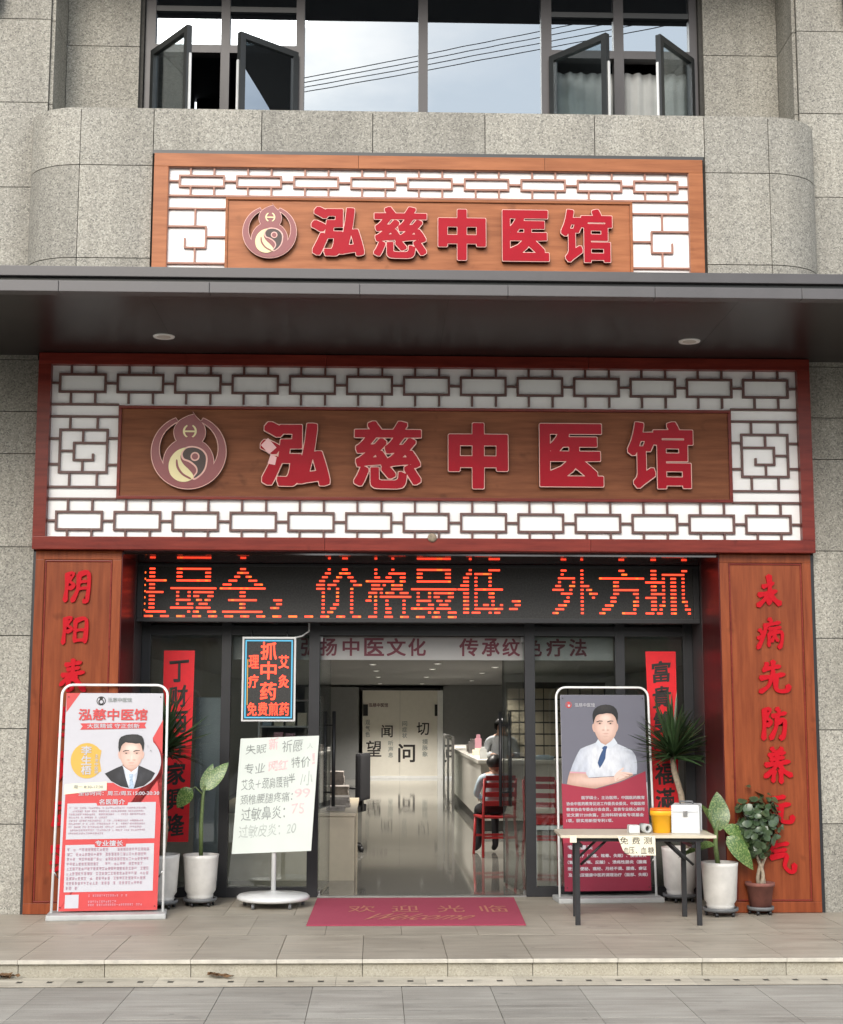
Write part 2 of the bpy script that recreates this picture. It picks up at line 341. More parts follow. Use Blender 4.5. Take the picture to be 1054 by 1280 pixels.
# text: Blender's own built-in font, turned into mesh
_glyph = {}
def glyph_mesh(s, bold, depth):
    k = (s, round(bold, 4), round(depth, 4))
    if k in _glyph: return _glyph[k]
    c = bpy.data.curves.new('t', 'FONT'); c.body = s; c.offset = bold; c.extrude = depth / 2; c.resolution_u = 3
    o = bpy.data.objects.new('t', c); COL.objects.link(o); bpy.context.view_layer.update()
    dg = bpy.context.evaluated_depsgraph_get(); ev = o.evaluated_get(dg); m = ev.to_mesh()
    V = [v.co.copy() for v in m.vertices]; Fc = [tuple(p.vertices) for p in m.polygons]
    ev.to_mesh_clear(); bpy.data.objects.remove(o); bpy.data.curves.remove(c)
    _glyph[k] = (V, Fc); return _glyph[k]
def text_bm(s, x0, x1, z0, z1, y, depth=0.0, bold=0.0, shear=0.0, skew=0.0, fit=True, brush=0.0, place=None, ref=None):
    """text filling the rectangle x0..x1, z0..z1 of a wall that faces -Y; its front lies at y, its back at y + depth"""
    V, Fc = glyph_mesh(s, 0.0, 1.0 if depth else 0.0); rb = bold if ref is None else ref
    ax, bx = min(v.x for v in V) - rb, max(v.x for v in V) + rb; ay, by = min(v.y for v in V) - rb, max(v.y for v in V) + rb
    sx, sz = (x1 - x0) / (bx - ax), (z1 - z0) / (by - ay)
    if not fit: sx = sz = min(sx, sz)
    bm = bmesh.new(); nb = 8 if bold >= 0.02 else 4                  # heavier strokes: the same outline set several times, a hair apart
    offs = [(0, 0)] if bold <= 0 else [(bold * (1 - 0.012 * i) * a_, bold * (1 - 0.009 * i) * b_) for i, (a_, b_) in enumerate(((1, 1), (-1, 1), (-1, -1), (1, -1), (1, 0), (-1, 0), (0, 1), (0, -1))[:nb])]
    for i, (ox, oz) in enumerate(offs):
        vv = []
        for v in V:
            u, t = (v.x + ox - ax) * sx, (v.y + oz - ay) * sz
            if not fit: u += ((x1 - x0) - (bx - ax) * sx) / 2; t += ((z1 - z0) - (by - ay) * sz) / 2
            u, t = u + shear * (t - (z1 - z0) / 2), t + skew * (u - (x1 - x0) / 2)
            if brush: u += brush * math.sin(t * 55 + u * 21); t += brush * math.sin(u * 48 - t * 17)
            p = (x0 + u, y + (0.5 - v.z) * depth + 0.00011 * i, z0 + t)
            vv.append(bm.verts.new(place(p) if place else p))
        for f in Fc:
            try: bm.faces.new([vv[j] for j in f])
            except ValueError: pass
    return bm

import numpy as np
_field = {}
def heavy_loops(ch, grow):
    """outline loops of a character grown by `grow` em (octagonal growth), in em units"""
    n = 260; pad = 0.10
    if ch not in _field:
        V, Fc = glyph_mesh(ch, 0.0, 0.0); bv = BVHTree.FromPolygons(V, Fc)
        ax, bx = min(v.x for v in V) - pad, max(v.x for v in V) + pad; ay, by = min(v.y for v in V) - pad, max(v.y for v in V) + pad
        st = 1.0 / n; nx, ny = int((bx - ax) / st) + 1, int((by - ay) / st) + 1; dn = Vector((0, 0, -1)); ins = np.zeros((ny, nx), bool)
        for j in range(ny):
            for i in range(nx): ins[j, i] = bv.ray_cast(Vector((ax + i * st, ay + j * st, 1.0)), dn)[0] is not None
        def grown(mask):
            d = np.full(mask.shape, 99.0); K = 18
            for dy in range(-K, K + 1):
                for dx in range(-K, K + 1):
                    q = max(abs(dx), abs(dy), (abs(dx) + abs(dy)) / 1.72)
                    if q > K: continue
                    m = np.zeros_like(mask); m[max(0, dy):ny + min(0, dy), max(0, dx):nx + min(0, dx)] = mask[max(0, -dy):ny + min(0, -dy), max(0, -dx):nx + min(0, -dx)]
                    d = np.where(m & (d > q), q, d)
            return d
        f = grown(ins); f = np.where(ins, -0.5, f)
        for _ in range(2):
            g = np.pad(f, 1, mode='edge'); f = (g[1:-1, 1:-1] * 2 + g[:-2, 1:-1] + g[2:, 1:-1] + g[1:-1, :-2] + g[1:-1, 2:]) / 6
        _field[ch] = (f, ax, ay, st)
    f, ax, ay, st = _field[ch]; lv = grow / st; seg = {}
    ny, nx = f.shape; a = f < lv
    def ip(j0, i0, j1, i1):
        t = (lv - f[j0, i0]) / (f[j1, i1] - f[j0, i0]); return (ax + (i0 + (i1 - i0) * t) * st, ay + (j0 + (j1 - j0) * t) * st)
    mix = a[:-1, :-1].astype(int) + a[:-1, 1:] + a[1:, 1:] + a[1:, :-1]
    for j, i in zip(*np.where((mix > 0) & (mix < 4))):
        c = ((j, i), (j, i + 1), (j + 1, i + 1), (j + 1, i)); v = [bool(a[p]) for p in c]; ent, ext = [], []
        for k in range(4):
            p, q = c[k], c[(k + 1) % 4]
            if v[k] != v[(k + 1) % 4]: key = (min(p, q), max(p, q)); (ext if v[k] else ent).append((key, ip(*p, *q)))
        for (e0, p0), (e1, p1) in zip(ext, ent): seg[e0] = (e1, p0)
    loops = []
    while seg:
        k0 = next(iter(seg)); k = k0; L = []
        while k in seg: k2, p = seg.pop(k); L.append(p); k = k2
        if len(L) < 8: continue
        def rdp(P, eps):
            if len(P) < 3: return P
            A, B = np.array(P[0]), np.array(P[-1]); Q = np.array(P); ab = B - A; le = np.hypot(*ab)
            d = np.abs(ab[0] * (Q[:, 1] - A[1]) - ab[1] * (Q[:, 0] - A[0])) / le if le > 1e-9 else np.hypot(*(Q - A).T)
            m = int(d.argmax()); return rdp(P[:m + 1], eps)[:-1] + rdp(P[m:], eps) if d[m] > eps else [P[0], P[-1]]
        h = len(L) // 2; L = rdp(L[:h + 1], 0.0028)[:-1] + rdp(L[h:] + [L[0]], 0.0028)[:-1]; loops.append(L)
    return loops
def heavy_bm(ch, x0, x1, z0, z1, y, depth, grow, ref):
    R_ = [p for L in heavy_loops(ch, ref) for p in L]; ax, bx = min(p[0] for p in R_), max(p[0] for p in R_); ay, by = min(p[1] for p in R_), max(p[1] for p in R_)
    c = bpy.data.curves.new('t', 'CURVE'); c.dimensions = '2D'; c.fill_mode = 'BOTH'; c.extrude = depth / 2
    for L in heavy_loops(ch, grow):
        sp = c.splines.new('POLY'); sp.points.add(len(L) - 1); sp.use_cyclic_u = True
        for q, (px, py) in zip(sp.points, L): q.co = ((px - ax) / (bx - ax) * (x1 - x0), (py - ay) / (by - ay) * (z1 - z0), 0, 1)
    o = bpy.data.objects.new('t', c); COL.objects.link(o); bpy.context.view_layer.update()
    ev = o.evaluated_get(bpy.context.evaluated_depsgraph_get()); m = ev.to_mesh(); bm = bmesh.new(); bm.from_mesh(m); ev.to_mesh_clear()
    bpy.data.objects.remove(o); bpy.data.curves.remove(c)
    for v in bm.verts: v.co = Vector((x0 + v.co.x, y + depth / 2 - v.co.z, z0 + v.co.y))
    return bm

# ------------------------------------------------------------------ ground, pavement, platform, step
GZ = -0.115                                     # street pavement level; the platform in front of the shop is 0
bm = bmesh.new()
box(bm, -400, 400, -400, -9.2, GZ - 0.50, GZ - 0.14); struct('road', bm, 'asphalt')
bm = bmesh.new(); box(bm, -400, 400, -9.2, -9.0, GZ - 0.5, GZ); struct('kerb', bm, 'step_stone')
bm = bmesh.new(); box(bm, -400, 400, 30.5, 400, GZ - 0.5, GZ - 0.02); struct('ground', bm, 'soil_ground')
pv = bmesh.new(); box(pv, -60, 60, -9.0, -2.492, GZ - 0.4, GZ - 0.012); box(pv, -60, 60, -2.49, -2.17, GZ - 0.4, GZ - 0.31)
pave = struct('pavement', pv, 'grout')
def piece(parent, name, me, loc):
    o = bpy.data.objects.new(name, me); COL.objects.link(o); o.parent = parent; o.location = loc; return o
PW = 0.556
slab = mesh_of('paving_slab', bmbox(-PW / 2 + 0.0018, PW / 2 - 0.0018, -0.48, 0.48, -0.02, 0.0, bev=0.002), 'pavement_stone')
for r in range(2):
    for k in range(-8, 10):
        piece(pave, 'paving_slab', slab, (0.167 + PW * (k + 0.5), -2.50 - 0.485 - 0.97 * r, GZ + random.uniform(-0.001, 0.001)))
bm = bmesh.new()
for r in range(2, 7):
    for k in range(-8, 10): x = 0.167 + PW * k; box(bm, x + 0.0025, x + PW - 0.0025, -2.50 - 0.97 * (r + 1) + 0.005, -2.50 - 0.97 * r, GZ - 0.02, GZ)
o = bpy.data.objects.new('far_paving', mesh_of('far_paving', bm, 'pavement_stone')); COL.objects.link(o); o.parent = pave; o['kind'] = 'stuff'
# drain channel: light slotted stones; a black block underneath paints the slot shade
def drain_stone():
    bm = bmesh.new(); y0, y1, h = -0.155, 0.155, 0.004
    xs = [-0.2855, -0.2105, -0.1715, -0.0195, 0.0195, 0.1715, 0.2105, 0.2855]
    for i in range(7):
        if i in (1, 3, 5):
            box(bm, xs[i], xs[i + 1], y0, -0.035, -h, 0); box(bm, xs[i], xs[i + 1], 0.045, y1, -h, 0)
        else: box(bm, xs[i], xs[i + 1], y0, y1, -h, 0)
    return bm
dst = mesh_of('drain_stone', drain_stone(), 'drain_stone')
chan = bmbox(-6, 6, -2.49, -2.175, GZ - 0.3, GZ - 0.0005); cm = mesh_of('slot_shade_block', chan, 'black_plastic')
chn = piece(pave, 'slot_shade_block', cm, (0, 0, 0))
for k in range(-6, 8): piece(pave, 'drain_stone', dst, (0.0365 + 0.573 * k, -2.332, GZ + 0.004))

pl = bmesh.new(); box(pl, -60, 60, -2.145, 1.045, -0.5, -0.012)
plat = struct('platform', pl, 'grout')
rows = ((-1.14, -0.10), (-0.10, 0.94)); tw = 0.556
for i, (a, b) in enumerate(rows):
    tm = mesh_of('floor_tile', bmbox(-tw / 2 + 0.0015, tw / 2 - 0.0015, a + 0.0015, b - 0.0015, -0.02, 0), 'platform_tile')
    for k in range(-8, 9): piece(plat, 'floor_tile', tm, (0.47 + tw * (k + 0.5 * i), 0, random.uniform(-0.0006, 0.0006)))
tm = mesh_of('floor_tile', bmbox(-tw / 2 + 0.0015, tw / 2 - 0.0015, 0.9415, 1.10, -0.02, 0), 'platform_tile')
for k in range(-5, 6): piece(plat, 'floor_tile', tm, (0.47 + tw * k, 0, 0))
cope = mesh_of('coping_slab', bmbox(-tw / 2 + 0.0015, tw / 2 - 0.0015, -2.185, -1.1415, -0.026, 0, bev=0.006), 'platform_tile')
nos = mesh_of('nosing', bmbox(-tw / 2 + 0.001, tw / 2 - 0.001, -2.197, -2.1855, -0.024, 0.0015, bev=0.004), 'worn_edge')
ris = mesh_of('riser_stone', bmbox(-tw / 2 + 0.0025, tw / 2 - 0.0025, -2.168, -2.13, GZ - 0.02, -0.027), 'step_stone')
for k in range(-8, 9):
    piece(plat, 'coping_slab', cope, (0.752 + tw * k, 0, random.uniform(-0.001, 0.001)))
    piece(plat, 'nosing', nos, (0.752 + tw * k, random.uniform(-0.002, 0.002), 0))
    piece(plat, 'riser_stone', ris, (0.752 + tw * k, random.uniform(-0.002, 0.001), 0))

# ------------------------------------------------------------------ the building
B = Thing('building', 'granite clad two storey building front with dark canopy and bay above shop', 'building', (0.35, 0.0, 0.0))
JZ = [GZ, 0.70, 1.455, 2.205, 2.93, 3.705, 4.06, 4.50, 5.25, 6.0, 6.755, 7.51, 8.27]
core = bmesh.new()
for x0, x1 in ((-8.0, -2.845), (3.645, 9.0)): box(core, x0, x1, 0.032, 0.53, -0.5, 8.42)
box(core, -2.80, -2.09, 0.03, 1.2, 0, 2.9); box(core, 2.83, 3.60, 0.03, 1.2, 0, 2.9)
box(core, -2.80, 3.60, 0.02, 0.9, 2.92, 6.50)
box(core, -2.80, -2.13, 0.535, 1.2, 6.50, 8.6); box(core, 2.90, 3.60, 0.535, 1.2, 6.50, 8.6)
wall = B.add('wall', core, 'mortar')
G = 0.007
_pm = {}
def panel(x0, x1, z0, z1, yf, th=0.03, name='granite_panel'):
    k = (round(x1 - x0, 4), round(z1 - z0, 4))
    if k not in _pm: _pm[k] = mesh_of('granite_panel', bmbox(-(x1 - x0) / 2 + G / 2, (x1 - x0) / 2 - G / 2, 0, th, -(z1 - z0) / 2 + G / 2, (z1 - z0) / 2 - G / 2), 'granite')
    B.copy_at(name, _pm[k], ((x0 + x1) / 2, yf + random.uniform(0, 0.0015), (z0 + z1) / 2), parent=wall)
def side_panel(x, y0, y1, z0, z1, s):
    me = mesh_of('granite_panel', bmbox(min(x, x + 0.03 * s), max(x, x + 0.03 * s), y0, y1, z0 + G / 2, z1 - G / 2), 'granite')
    for v in me.vertices: v.co -= B.off
    B.copy_at('granite_panel', me, B.off, parent=wall)
for i in range(len(JZ) - 1):
    z0, z1 = JZ[i], JZ[i + 1]
    for x0, x1 in ((-4.0, -2.84), (-5.16, -4.0), (3.64, 4.8), (4.8, 5.96)):
        if i < 7:
            if x1 == -2.84: x1 = -2.815
            if x0 == 3.64: x0 = 3.625
        panel(x0, x1, z0, z1, 0.0)
for i, (z0, z1) in enumerate(((6.50, 6.755), (6.755, 7.51), (7.51, 8.27), (8.27, 8.6))):
    panel(-2.808, -2.16, z0, z1, 0.50); panel(2.93, 3.608, z0, z1, 0.50)
    side_panel(-2.84, 0.035, 0.53, z0, z1, 1); side_panel(3.64, 0.035, 0.53, z0, z1, -1)
# bay with rounded ends that carries the upper sign
BY = -0.40
bayc = bmesh.new(); box(bayc, -2.46, 3.24, BY + 0.032, 0.02, 4.75, 6.53); box(bayc, -2.12, 2.89, -0.02, 0.75, 6.40, 6.53)
bay = B.add('bay_core', bayc, 'mortar')
def bpanel(x0, x1, z0, z1): 
    k = ('b', round(x1 - x0, 4), round(z1 - z0, 4))
    if k not in _pm: _pm[k] = mesh_of('granite_panel', bmbox(-(x1 - x0) / 2 + G / 2, (x1 - x0) / 2 - G / 2, 0, 0.03, -(z1 - z0) / 2 + G / 2, (z1 - z0) / 2 - G / 2), 'granite')
    B.copy_at('granite_panel', _pm[k], ((x0 + x1) / 2, BY + random.uniform(0, 0.0012), (z0 + z1) / 2), parent=bay)
BZ = (4.75, 5.262, 6.052, 6.55)
for i in range(3):
    bpanel(-2.47, -1.87, BZ[i], BZ[i + 1]); bpanel(2.71, 3.25, BZ[i], BZ[i + 1])
for a, b in zip((-1.87, -0.98, -0.06, 0.874, 1.79), (-0.98, -0.06, 0.874, 1.79, 2.71)): bpanel(a, b, 6.185, 6.55)
def curved(cx, s, z0, z1):
    bm = bmesh.new(); n = 12; a = []; b = []
    for k in range(n + 1):
        t = math.pi / 2 * k / n
        a.append((cx + s * 0.48 * math.sin(t), 0.0 + BY * math.cos(t))); b.append((cx + s * 0.44 * math.sin(t), (BY + 0.04) * math.cos(t)))
    cs = [[bm.verts.new((x, y, z)) for x, y in pts] for pts, z in ((a, z0 + G / 2), (a, z1 - G / 2), (b, z0 + G / 2), (b, z1 - G / 2))]
    for k in range(n):
        for q in ((cs[0], cs[1]), (cs[1], cs[3]), (cs[3], cs[2]), (cs[2], cs[0])):
            f = bm.faces.new((q[0][k], q[1][k], q[1][k + 1], q[0][k + 1])); f.smooth = q[0] is cs[0]
    bmesh.ops.recalc_face_normals(bm, faces=bm.faces)
    bmesh.ops.split_edges(bm, edges=[e for e in bm.edges if len({f.smooth for f in e.link_faces}) > 1]); return bm
for cx, s in ((-2.472, -1), (3.252, 1)):
    for i in range(3): B.add('granite_panel', curved(cx, s, BZ[i], BZ[i + 1]), 'granite', parent=bay)
# flat stone top of the bay, between front face and window
bm = bmesh.new()
pts = [(-2.472 - 0.48, 0.0)] + [(-2.472 - 0.47 * math.sin(math.pi / 2 * k / 10), (BY + .004) * math.cos(math.pi / 2 * k / 10)) for k in range(9, -1, -1)]
pts += [(3.252 + 0.47 * math.sin(math.pi / 2 * k / 10), (BY + .004) * math.cos(math.pi / 2 * k / 10)) for k in range(10)] + [(3.252 + 0.48, 0.0), (3.63, 0.0), (3.60, 0.49), (-2.80, 0.49), (-2.83, 0.0)]
a = [bm.verts.new((x, y, 6.546)) for x, y in pts]; b = [bm.verts.new((x, y, 6.531)) for x, y in pts]
bm.faces.new(a); bm.faces.new(b[::-1])
for i in range(len(pts)): j = (i + 1) % len(pts); bm.faces.new((a[i], b[i], b[j], a[j]))
bmesh.ops.recalc_face_normals(bm, faces=bm.faces); B.add('bay_top', bm, 'granite', parent=bay)
# eave over the upper windows (above the picture; it shows as the dark band reflected in the panes)
B.add('eave', bmbox(-8, 9, -0.55, 1.25, 8.43, 9.2), 'canopy_metal')
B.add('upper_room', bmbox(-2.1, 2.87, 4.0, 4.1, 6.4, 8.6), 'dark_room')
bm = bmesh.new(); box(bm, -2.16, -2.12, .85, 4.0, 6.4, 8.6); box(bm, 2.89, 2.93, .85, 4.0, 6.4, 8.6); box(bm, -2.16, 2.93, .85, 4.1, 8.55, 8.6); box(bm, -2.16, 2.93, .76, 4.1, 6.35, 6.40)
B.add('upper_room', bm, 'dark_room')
def curtain(x0, x1, y):
    bm = bmesh.new(); n = 40
    v = [[bm.verts.new((x0 + (x1 - x0) * k / n, y + 0.025 * math.sin(k * 1.9) + 0.01 * math.sin(k * .7), z)) for k in range(n + 1)] for z in (6.42, 7.44)]
    for k in range(n): bm.faces.new((v[0][k], v[0][k + 1], v[1][k + 1], v[1][k])).smooth = True
    return bm
B.add('curtain', curtain(1.56, 2.84, 0.76), 'curtain')
# ---- upper windows: fixed panes, transoms, four open casements
W = Thing('strip_window', 'long dark framed window strip above the bay with four casements swung open', 'window', (0.38, 0.62, 6.55))
fr = [(-2.125, -2.035), (-1.445, -1.365), (-0.765, -0.690), (0.345, 0.430), (1.465, 1.560), (2.130, 2.220), (2.825, 2.895)]
for x0, x1 in fr: W.add('mullion', bmbox(x0, x1, 0.58, 0.70, 6.551, 8.5), 'frame_bronze')
bays = [(fr[i][1], fr[i + 1][0]) for i in range(6)]
SZ = 7.50
for i, (x0, x1) in enumerate(bays):
    W.add('bottom_rail', bmbox(x0, x1, 0.585, 0.695, 6.551, 6.61), 'frame_bronze')
    if i in (0, 1, 4, 5):
        W.add('transom', bmbox(x0, x1, 0.575, 0.69, SZ, SZ + 0.075), 'frame_bronze')
        W.add('transom', bmbox(x0, x1, 0.59, 0.69, 7.90, 7.95), 'sash_dark')
        W.add('pane', bmbox(x0 - .005, x1 + .005, 0.63, 0.638, SZ + 0.075, 7.90), 'mirror_glass')
        W.add('pane', bmbox(x0 - .005, x1 + .005, 0.63, 0.638, 7.95, 8.5), 'mirror_glass')
    else:
        W.add('pane', bmbox(x0 - .005, x1 + .005, 0.63, 0.638, 6.61, 8.5), 'mirror_glass')
W.add('blind_box', bmbox(-0.69, -0.13, 0.70, 0.78, 7.84, 7.93), 'sash_dark')
W.add('mullion', bmbox(-0.14, -0.125, 0.66, 0.70, 6.6, 8.5), 'sash_dark')
def casement(hx, w, ang, s, glass):
    """side hung sash, hinge at hx, opening outwards (towards -Y); s=+1 hinge on its left"""
    T = Thing('t', None, None, (hx, 0.575, 6.58), 0, local=True)
    root = T.root; root.parent = W.root; root.location = Vector((hx, 0.575, 6.575)) - W.off; root.name = 'casement'; root.rotation_euler.z = -s * R(ang)
    h = 0.92; t = 0.055; d = 0.05; X = lambda a, b: (min(s * a, s * b), max(s * a, s * b))
    bm = bmesh.new()
    box(bm, *X(0, t), -d, 0, 0, h); box(bm, *X(w - t, w), -d, 0, 0, h); box(bm, *X(t, w - t), -d, 0, 0, t); box(bm, *X(t, w - t), -d, 0, h - t, h)
    T.add('sash', bm, 'sash_dark')
    T.add('pane', bmbox(*X(t - .004, w - t + .004), -0.03, -0.023, t - .004, h - t + .004), glass)
    T.add('seal_strip', bmbox(*X(w, w + 0.012), -0.028, -0.008, 0.01, h * 0.72), 'white_plastic')
    return root
casement(-2.03, 0.66, 53, 1, 'sash_glass'); casement(-0.770, 0.63, 40, -1, 'mirror_glass')
casement(1.565, 0.66, 48, 1, 'sash_glass'); casement(2.82, 0.63, 50, -1, 'sash_glass')

# ---- canopy
C = Thing('canopy', 'wide dark metal canopy running across the front between the two signs', 'canopy', (0.35, -1.0, 4.53))
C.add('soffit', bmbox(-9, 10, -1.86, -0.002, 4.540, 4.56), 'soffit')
C.add('deck', bmbox(-9, 10, -1.86, -0.01, 4.64, 4.70), 'canopy_metal')
xs = [-9, -4.4, -2.255, -1.197, -0.136, 0.916, 1.966, 3.021, 4.08, 10]
for a, b in zip(xs, xs[1:]):
    C.add('gutter_panel', bmbox(a + 0.0015, b - 0.0015, -1.96, -1.862, 4.522, 4.600, bev=0.004), 'canopy_edge')
C.add('shadow_gap', bmbox(-9, 10, -1.925, -1.862, 4.6005, 4.632), 'sash_dark')
C.add('top_flashing', bmbox(-9, 10, -1.965, -1.862, 4.6325, 4.705, bev=0.004), 'canopy_metal')
for x in (-6, -3.8, -1.65, .5, 2.6, 4.8): C.add('soffit_joint', bmbox(x - .002, x + .002, -1.86, -.15, 4.5385, 4.5395), 'sash_dark')
for x, y in ((-1.701, -0.67), (2.485, -0.675)):
    bm = bmesh.new(); lathe(bm, [(0.055, 4.5335), (0.083, 4.5305), (0.086, 4.5365), (0.086, 4.5398)], x, y, 28); d = C.add('downlight', bm, 'white_paint')
    bm = bmesh.new(); lathe(bm, [(0.054, 4.5318), (0.054, 4.5330)], x, y, 24); C.add('lens', bm, 'lamp_glass', parent=d)
# the maroon lining of the recess and its glossy soffit
C2 = Thing('recess_lining', 'dark maroon lining of the shop recess around the display', 'lining', (0.37, 0.5, 0.0))
C2.add('jamb', bmbox(-2.09, -2.082, -0.035, 0.62, 0.001, 2.90), 'wood_maroon'); C2.add('jamb', bmbox(2.822, 2.83, -0.035, 0.62, 0.001, 2.90), 'wood_maroon')
C2.add('jamb', bmbox(-2.09, -2.08, 0.622, 1.05, 0.001, 2.90), 'frame_bronze'); C2.add('jamb', bmbox(2.82, 2.83, 0.622, 1.05, 0.001, 2.90), 'frame_bronze')
C2.add('soffit', bmbox(-2.081, 2.821, 0.0, 1.015, 2.872, 2.899), 'recess_soffit')

# ------------------------------------------------------------------ the two fascia signs
plain('letter_side', (0.07, 0.012, 0.016), 0.4, var=0.1)  # dark red sides, toned down to hold the shade below the letters
def emblem(T, cx, cz, r, y):
    k = r / 203.0; e = lambda x, z: (cx + (x - 247) * k, cz - (z - 288) * k)
    P = lambda pts: [e(*p) for p in pts]
    def PS(pts):                                                    # closed smooth curve through the points
        o = []; n = len(pts)
        for j in range(n):
            a_, b_, c_, d_ = (Vector(pts[(j + m) % n]) for m in (-1, 0, 1, 2))
            for t in (0, 0.25, 0.5, 0.75): o.append(0.5 * (2 * b_ + (c_ - a_) * t + (2 * a_ - 5 * b_ + 4 * c_ - d_) * t * t + (3 * b_ - a_ - 3 * c_ + d_) * t ** 3))
        return P([(v.x, v.y) for v in o])
    def ring(ro, ri, co, ci, a0, a1):
        o = [(co[0] + ro * math.cos(R(a)), co[1] - ro * math.sin(R(a))) for a in [a0 + (a1 - a0) * i / 60 for i in range(61)]]
        q = [(ci[0] + ri * math.cos(R(a)), ci[1] - ri * math.sin(R(a))) for a in [a0 + (a1 - a0) * i / 60 for i in range(61)]]
        return P(o + q[::-1])
    def c(x, z, rr, n=44): return P([(x + rr * math.cos(2 * math.pi * i / n), z + rr * math.sin(2 * math.pi * i / n)) for i in range(n)])
    def drop(g):
        pts = [(250 + (84 + g) * math.cos(R(a)), 178 - (84 + g) * math.sin(R(a))) for a in range(125, 416, 8)]
        return P(pts + [(282, 92 - g), (262, 62 - g), (270, 80 - g), (240, 88 - g)])
    d = 0.045
    em = T.add('emblem', None_bm([(ring(207, 158, (247, 288), (247, 270), 111, 429), y, y + d), (c(247, 347, 141), y + .001, y + d), (drop(5), y + .0015, y + d)]), 'letter_side')
    def lay(nm, pl, off, mat): T.add(nm, None_bm([(q, y - off - i * 0.0003, y - off + 0.0012) for i, q in enumerate(pl)]), mat, parent=em)
    lay('rim', [ring(207, 158, (247, 288), (247, 270), 111, 429), c(247, 347, 141), drop(5)], 0.0015, 'letter_rim')
    lay('face', [ring(202.5, 162.5, (247, 288), (247, 269), 112, 428), c(247, 347, 137), drop(1), P([(140, 430), (354, 430), (330, 462), (290, 480), (247, 486), (204, 480), (164, 462)])], 0.0045, 'emblem_red')
    lay('swirl', [PS([(232, 262), (275, 256), (322, 272), (350, 312), (346, 372), (324, 412), (285, 442), (268, 432), (290, 400), (284, 372), (250, 345), (215, 330), (206, 296)])], 0.008, 'letter_rim')
    lay('swirl_inner', [PS([(236, 270), (275, 264), (316, 279), (341, 314), (338, 368), (318, 406), (286, 432), (280, 428), (298, 400), (292, 368), (258, 338), (224, 324), (216, 296)])], 0.0105, 'emblem_dark')
    lay('leaf_mark', [PS([(232, 264), (185, 281), (150, 322), (140, 370), (153, 417), (190, 448), (235, 454), (270, 438), (274, 415), (250, 385), (222, 358), (204, 325), (210, 290)])], 0.0105, 'emblem_gold')
    lay('leaf_vein', [PS([(180, 335), (188, 335), (196, 372), (222, 408), (262, 432), (258, 440), (214, 416), (184, 376)])], 0.013, 'emblem_red')
    lay('dot', [c(283, 314, 25, 24)], 0.013, 'letter_rim'); lay('dot_inner', [c(283, 314, 17, 24)], 0.0155, 'emblem_red')
    ac = lambda x, s: [(x + s * 42 * math.cos(R(a)), 173 - 40 * math.sin(R(a))) for a in range(118, 243, 8)] + [(x + s * 31 * math.cos(R(a)), 173 - 34 * math.sin(R(a))) for a in range(242, 117, -8)]
    lay('head_mark', [P(ac(255, 1)), P(ac(247, -1)), P([(222, 169), (282, 169), (282, 178), (222, 178)])], 0.0075, 'emblem_gold')
def None_bm(polys):
    bm = bmesh.new()
    for pts, y0, y1 in polys: prism(bm, pts, y0, y1)
    return bm
def sign_letter(T, ch, x0, x1, z0, z1, y, bold, patch=None):
    b1, b2 = bold + 0.010, bold - 0.001
    L = T.add('letter', heavy_bm(ch, x0, x1, z0, z1, y, 0.05, b1, b1), 'letter_side')
    T.add('rim', heavy_bm(ch, x0, x1, z0, z1, y - 0.003, 0.002, b1, b1), 'letter_rim', parent=L)
    T.add('face', heavy_bm(ch, x0, x1, z0, z1, y - 0.006, 0.002, b2, b1), 'letter_red', parent=L)
    if patch: T.add('faded_patch', None_bm([(p, y - 0.0085, y - 0.0065) for p in patch]), 'letter_pink', parent=L, label='faded pale pink patch on the first letter')
class Lattice:
    def __init__(s, T, y, mat, t=0.018, d=0.025): s.T, s.y, s.mat, s.t, s.d, s.m = T, y, mat, t, d, {}
    def bar(s, x0, z0, x1, z1, e=0.0):
        """straight bar between two points on one axis"""
        hz = abs(x1 - x0) > abs(z1 - z0); L = abs(x1 - x0) if hz else abs(z1 - z0); L += e; k = (hz, round(L, 3))
        if k not in s.m:
            h = s.t / 2; a = (-L / 2, L / 2, 0.0005 if hz else 0, s.d, -h, h) if hz else (-h, h, 0, s.d, -L / 2, L / 2)
            s.m[k] = mesh_of('lattice_bar', bmbox(*a, bev=0.002), s.mat)
        s.T.copy_at('lattice_bar', s.m[k], ((x0 + x1) / 2, s.y, (z0 + z1) / 2))
    def ring(s, x0, x1, z0, z1):
        k = ('r', round(x1 - x0, 3), round(z1 - z0, 3)); w, h, t = (x1 - x0) / 2, (z1 - z0) / 2, s.t
        if k not in s.m:
            bm = bmesh.new(); box(bm, -w, w, 0, s.d, h - t, h); box(bm, -w, w, 0, s.d, -h, -h + t); box(bm, -w, -w + t, 0, s.d, -h + t, h - t); box(bm, w - t, w, 0, s.d, -h + t, h - t)
            s.m[k] = mesh_of('lattice_ring', bm, s.mat)
        s.T.copy_at('lattice_ring', s.m[k], ((x0 + x1) / 2, s.y, (z0 + z1) / 2))
    def row(s, X0, X1, n, x_first, rw, pitch, zt, zb, rz0, rz1, last_stub=True):
        zm = (rz0 + rz1) / 2
        for i in range(n):
            x = x_first + pitch * i; s.ring(x, x + rw, rz0, rz1)
            for f in (0.26, 0.77): s.bar(x + rw * f, rz1, x + rw * f, zt); s.bar(x + rw * f, zb, x + rw * f, rz0)
            if i < n - 1: s.bar(x + rw, zm, x + pitch, zm)
        s.bar(X0, zm, x_first, zm); s.bar(x_first + pitch * (n - 1) + rw, zm, X1, zm)
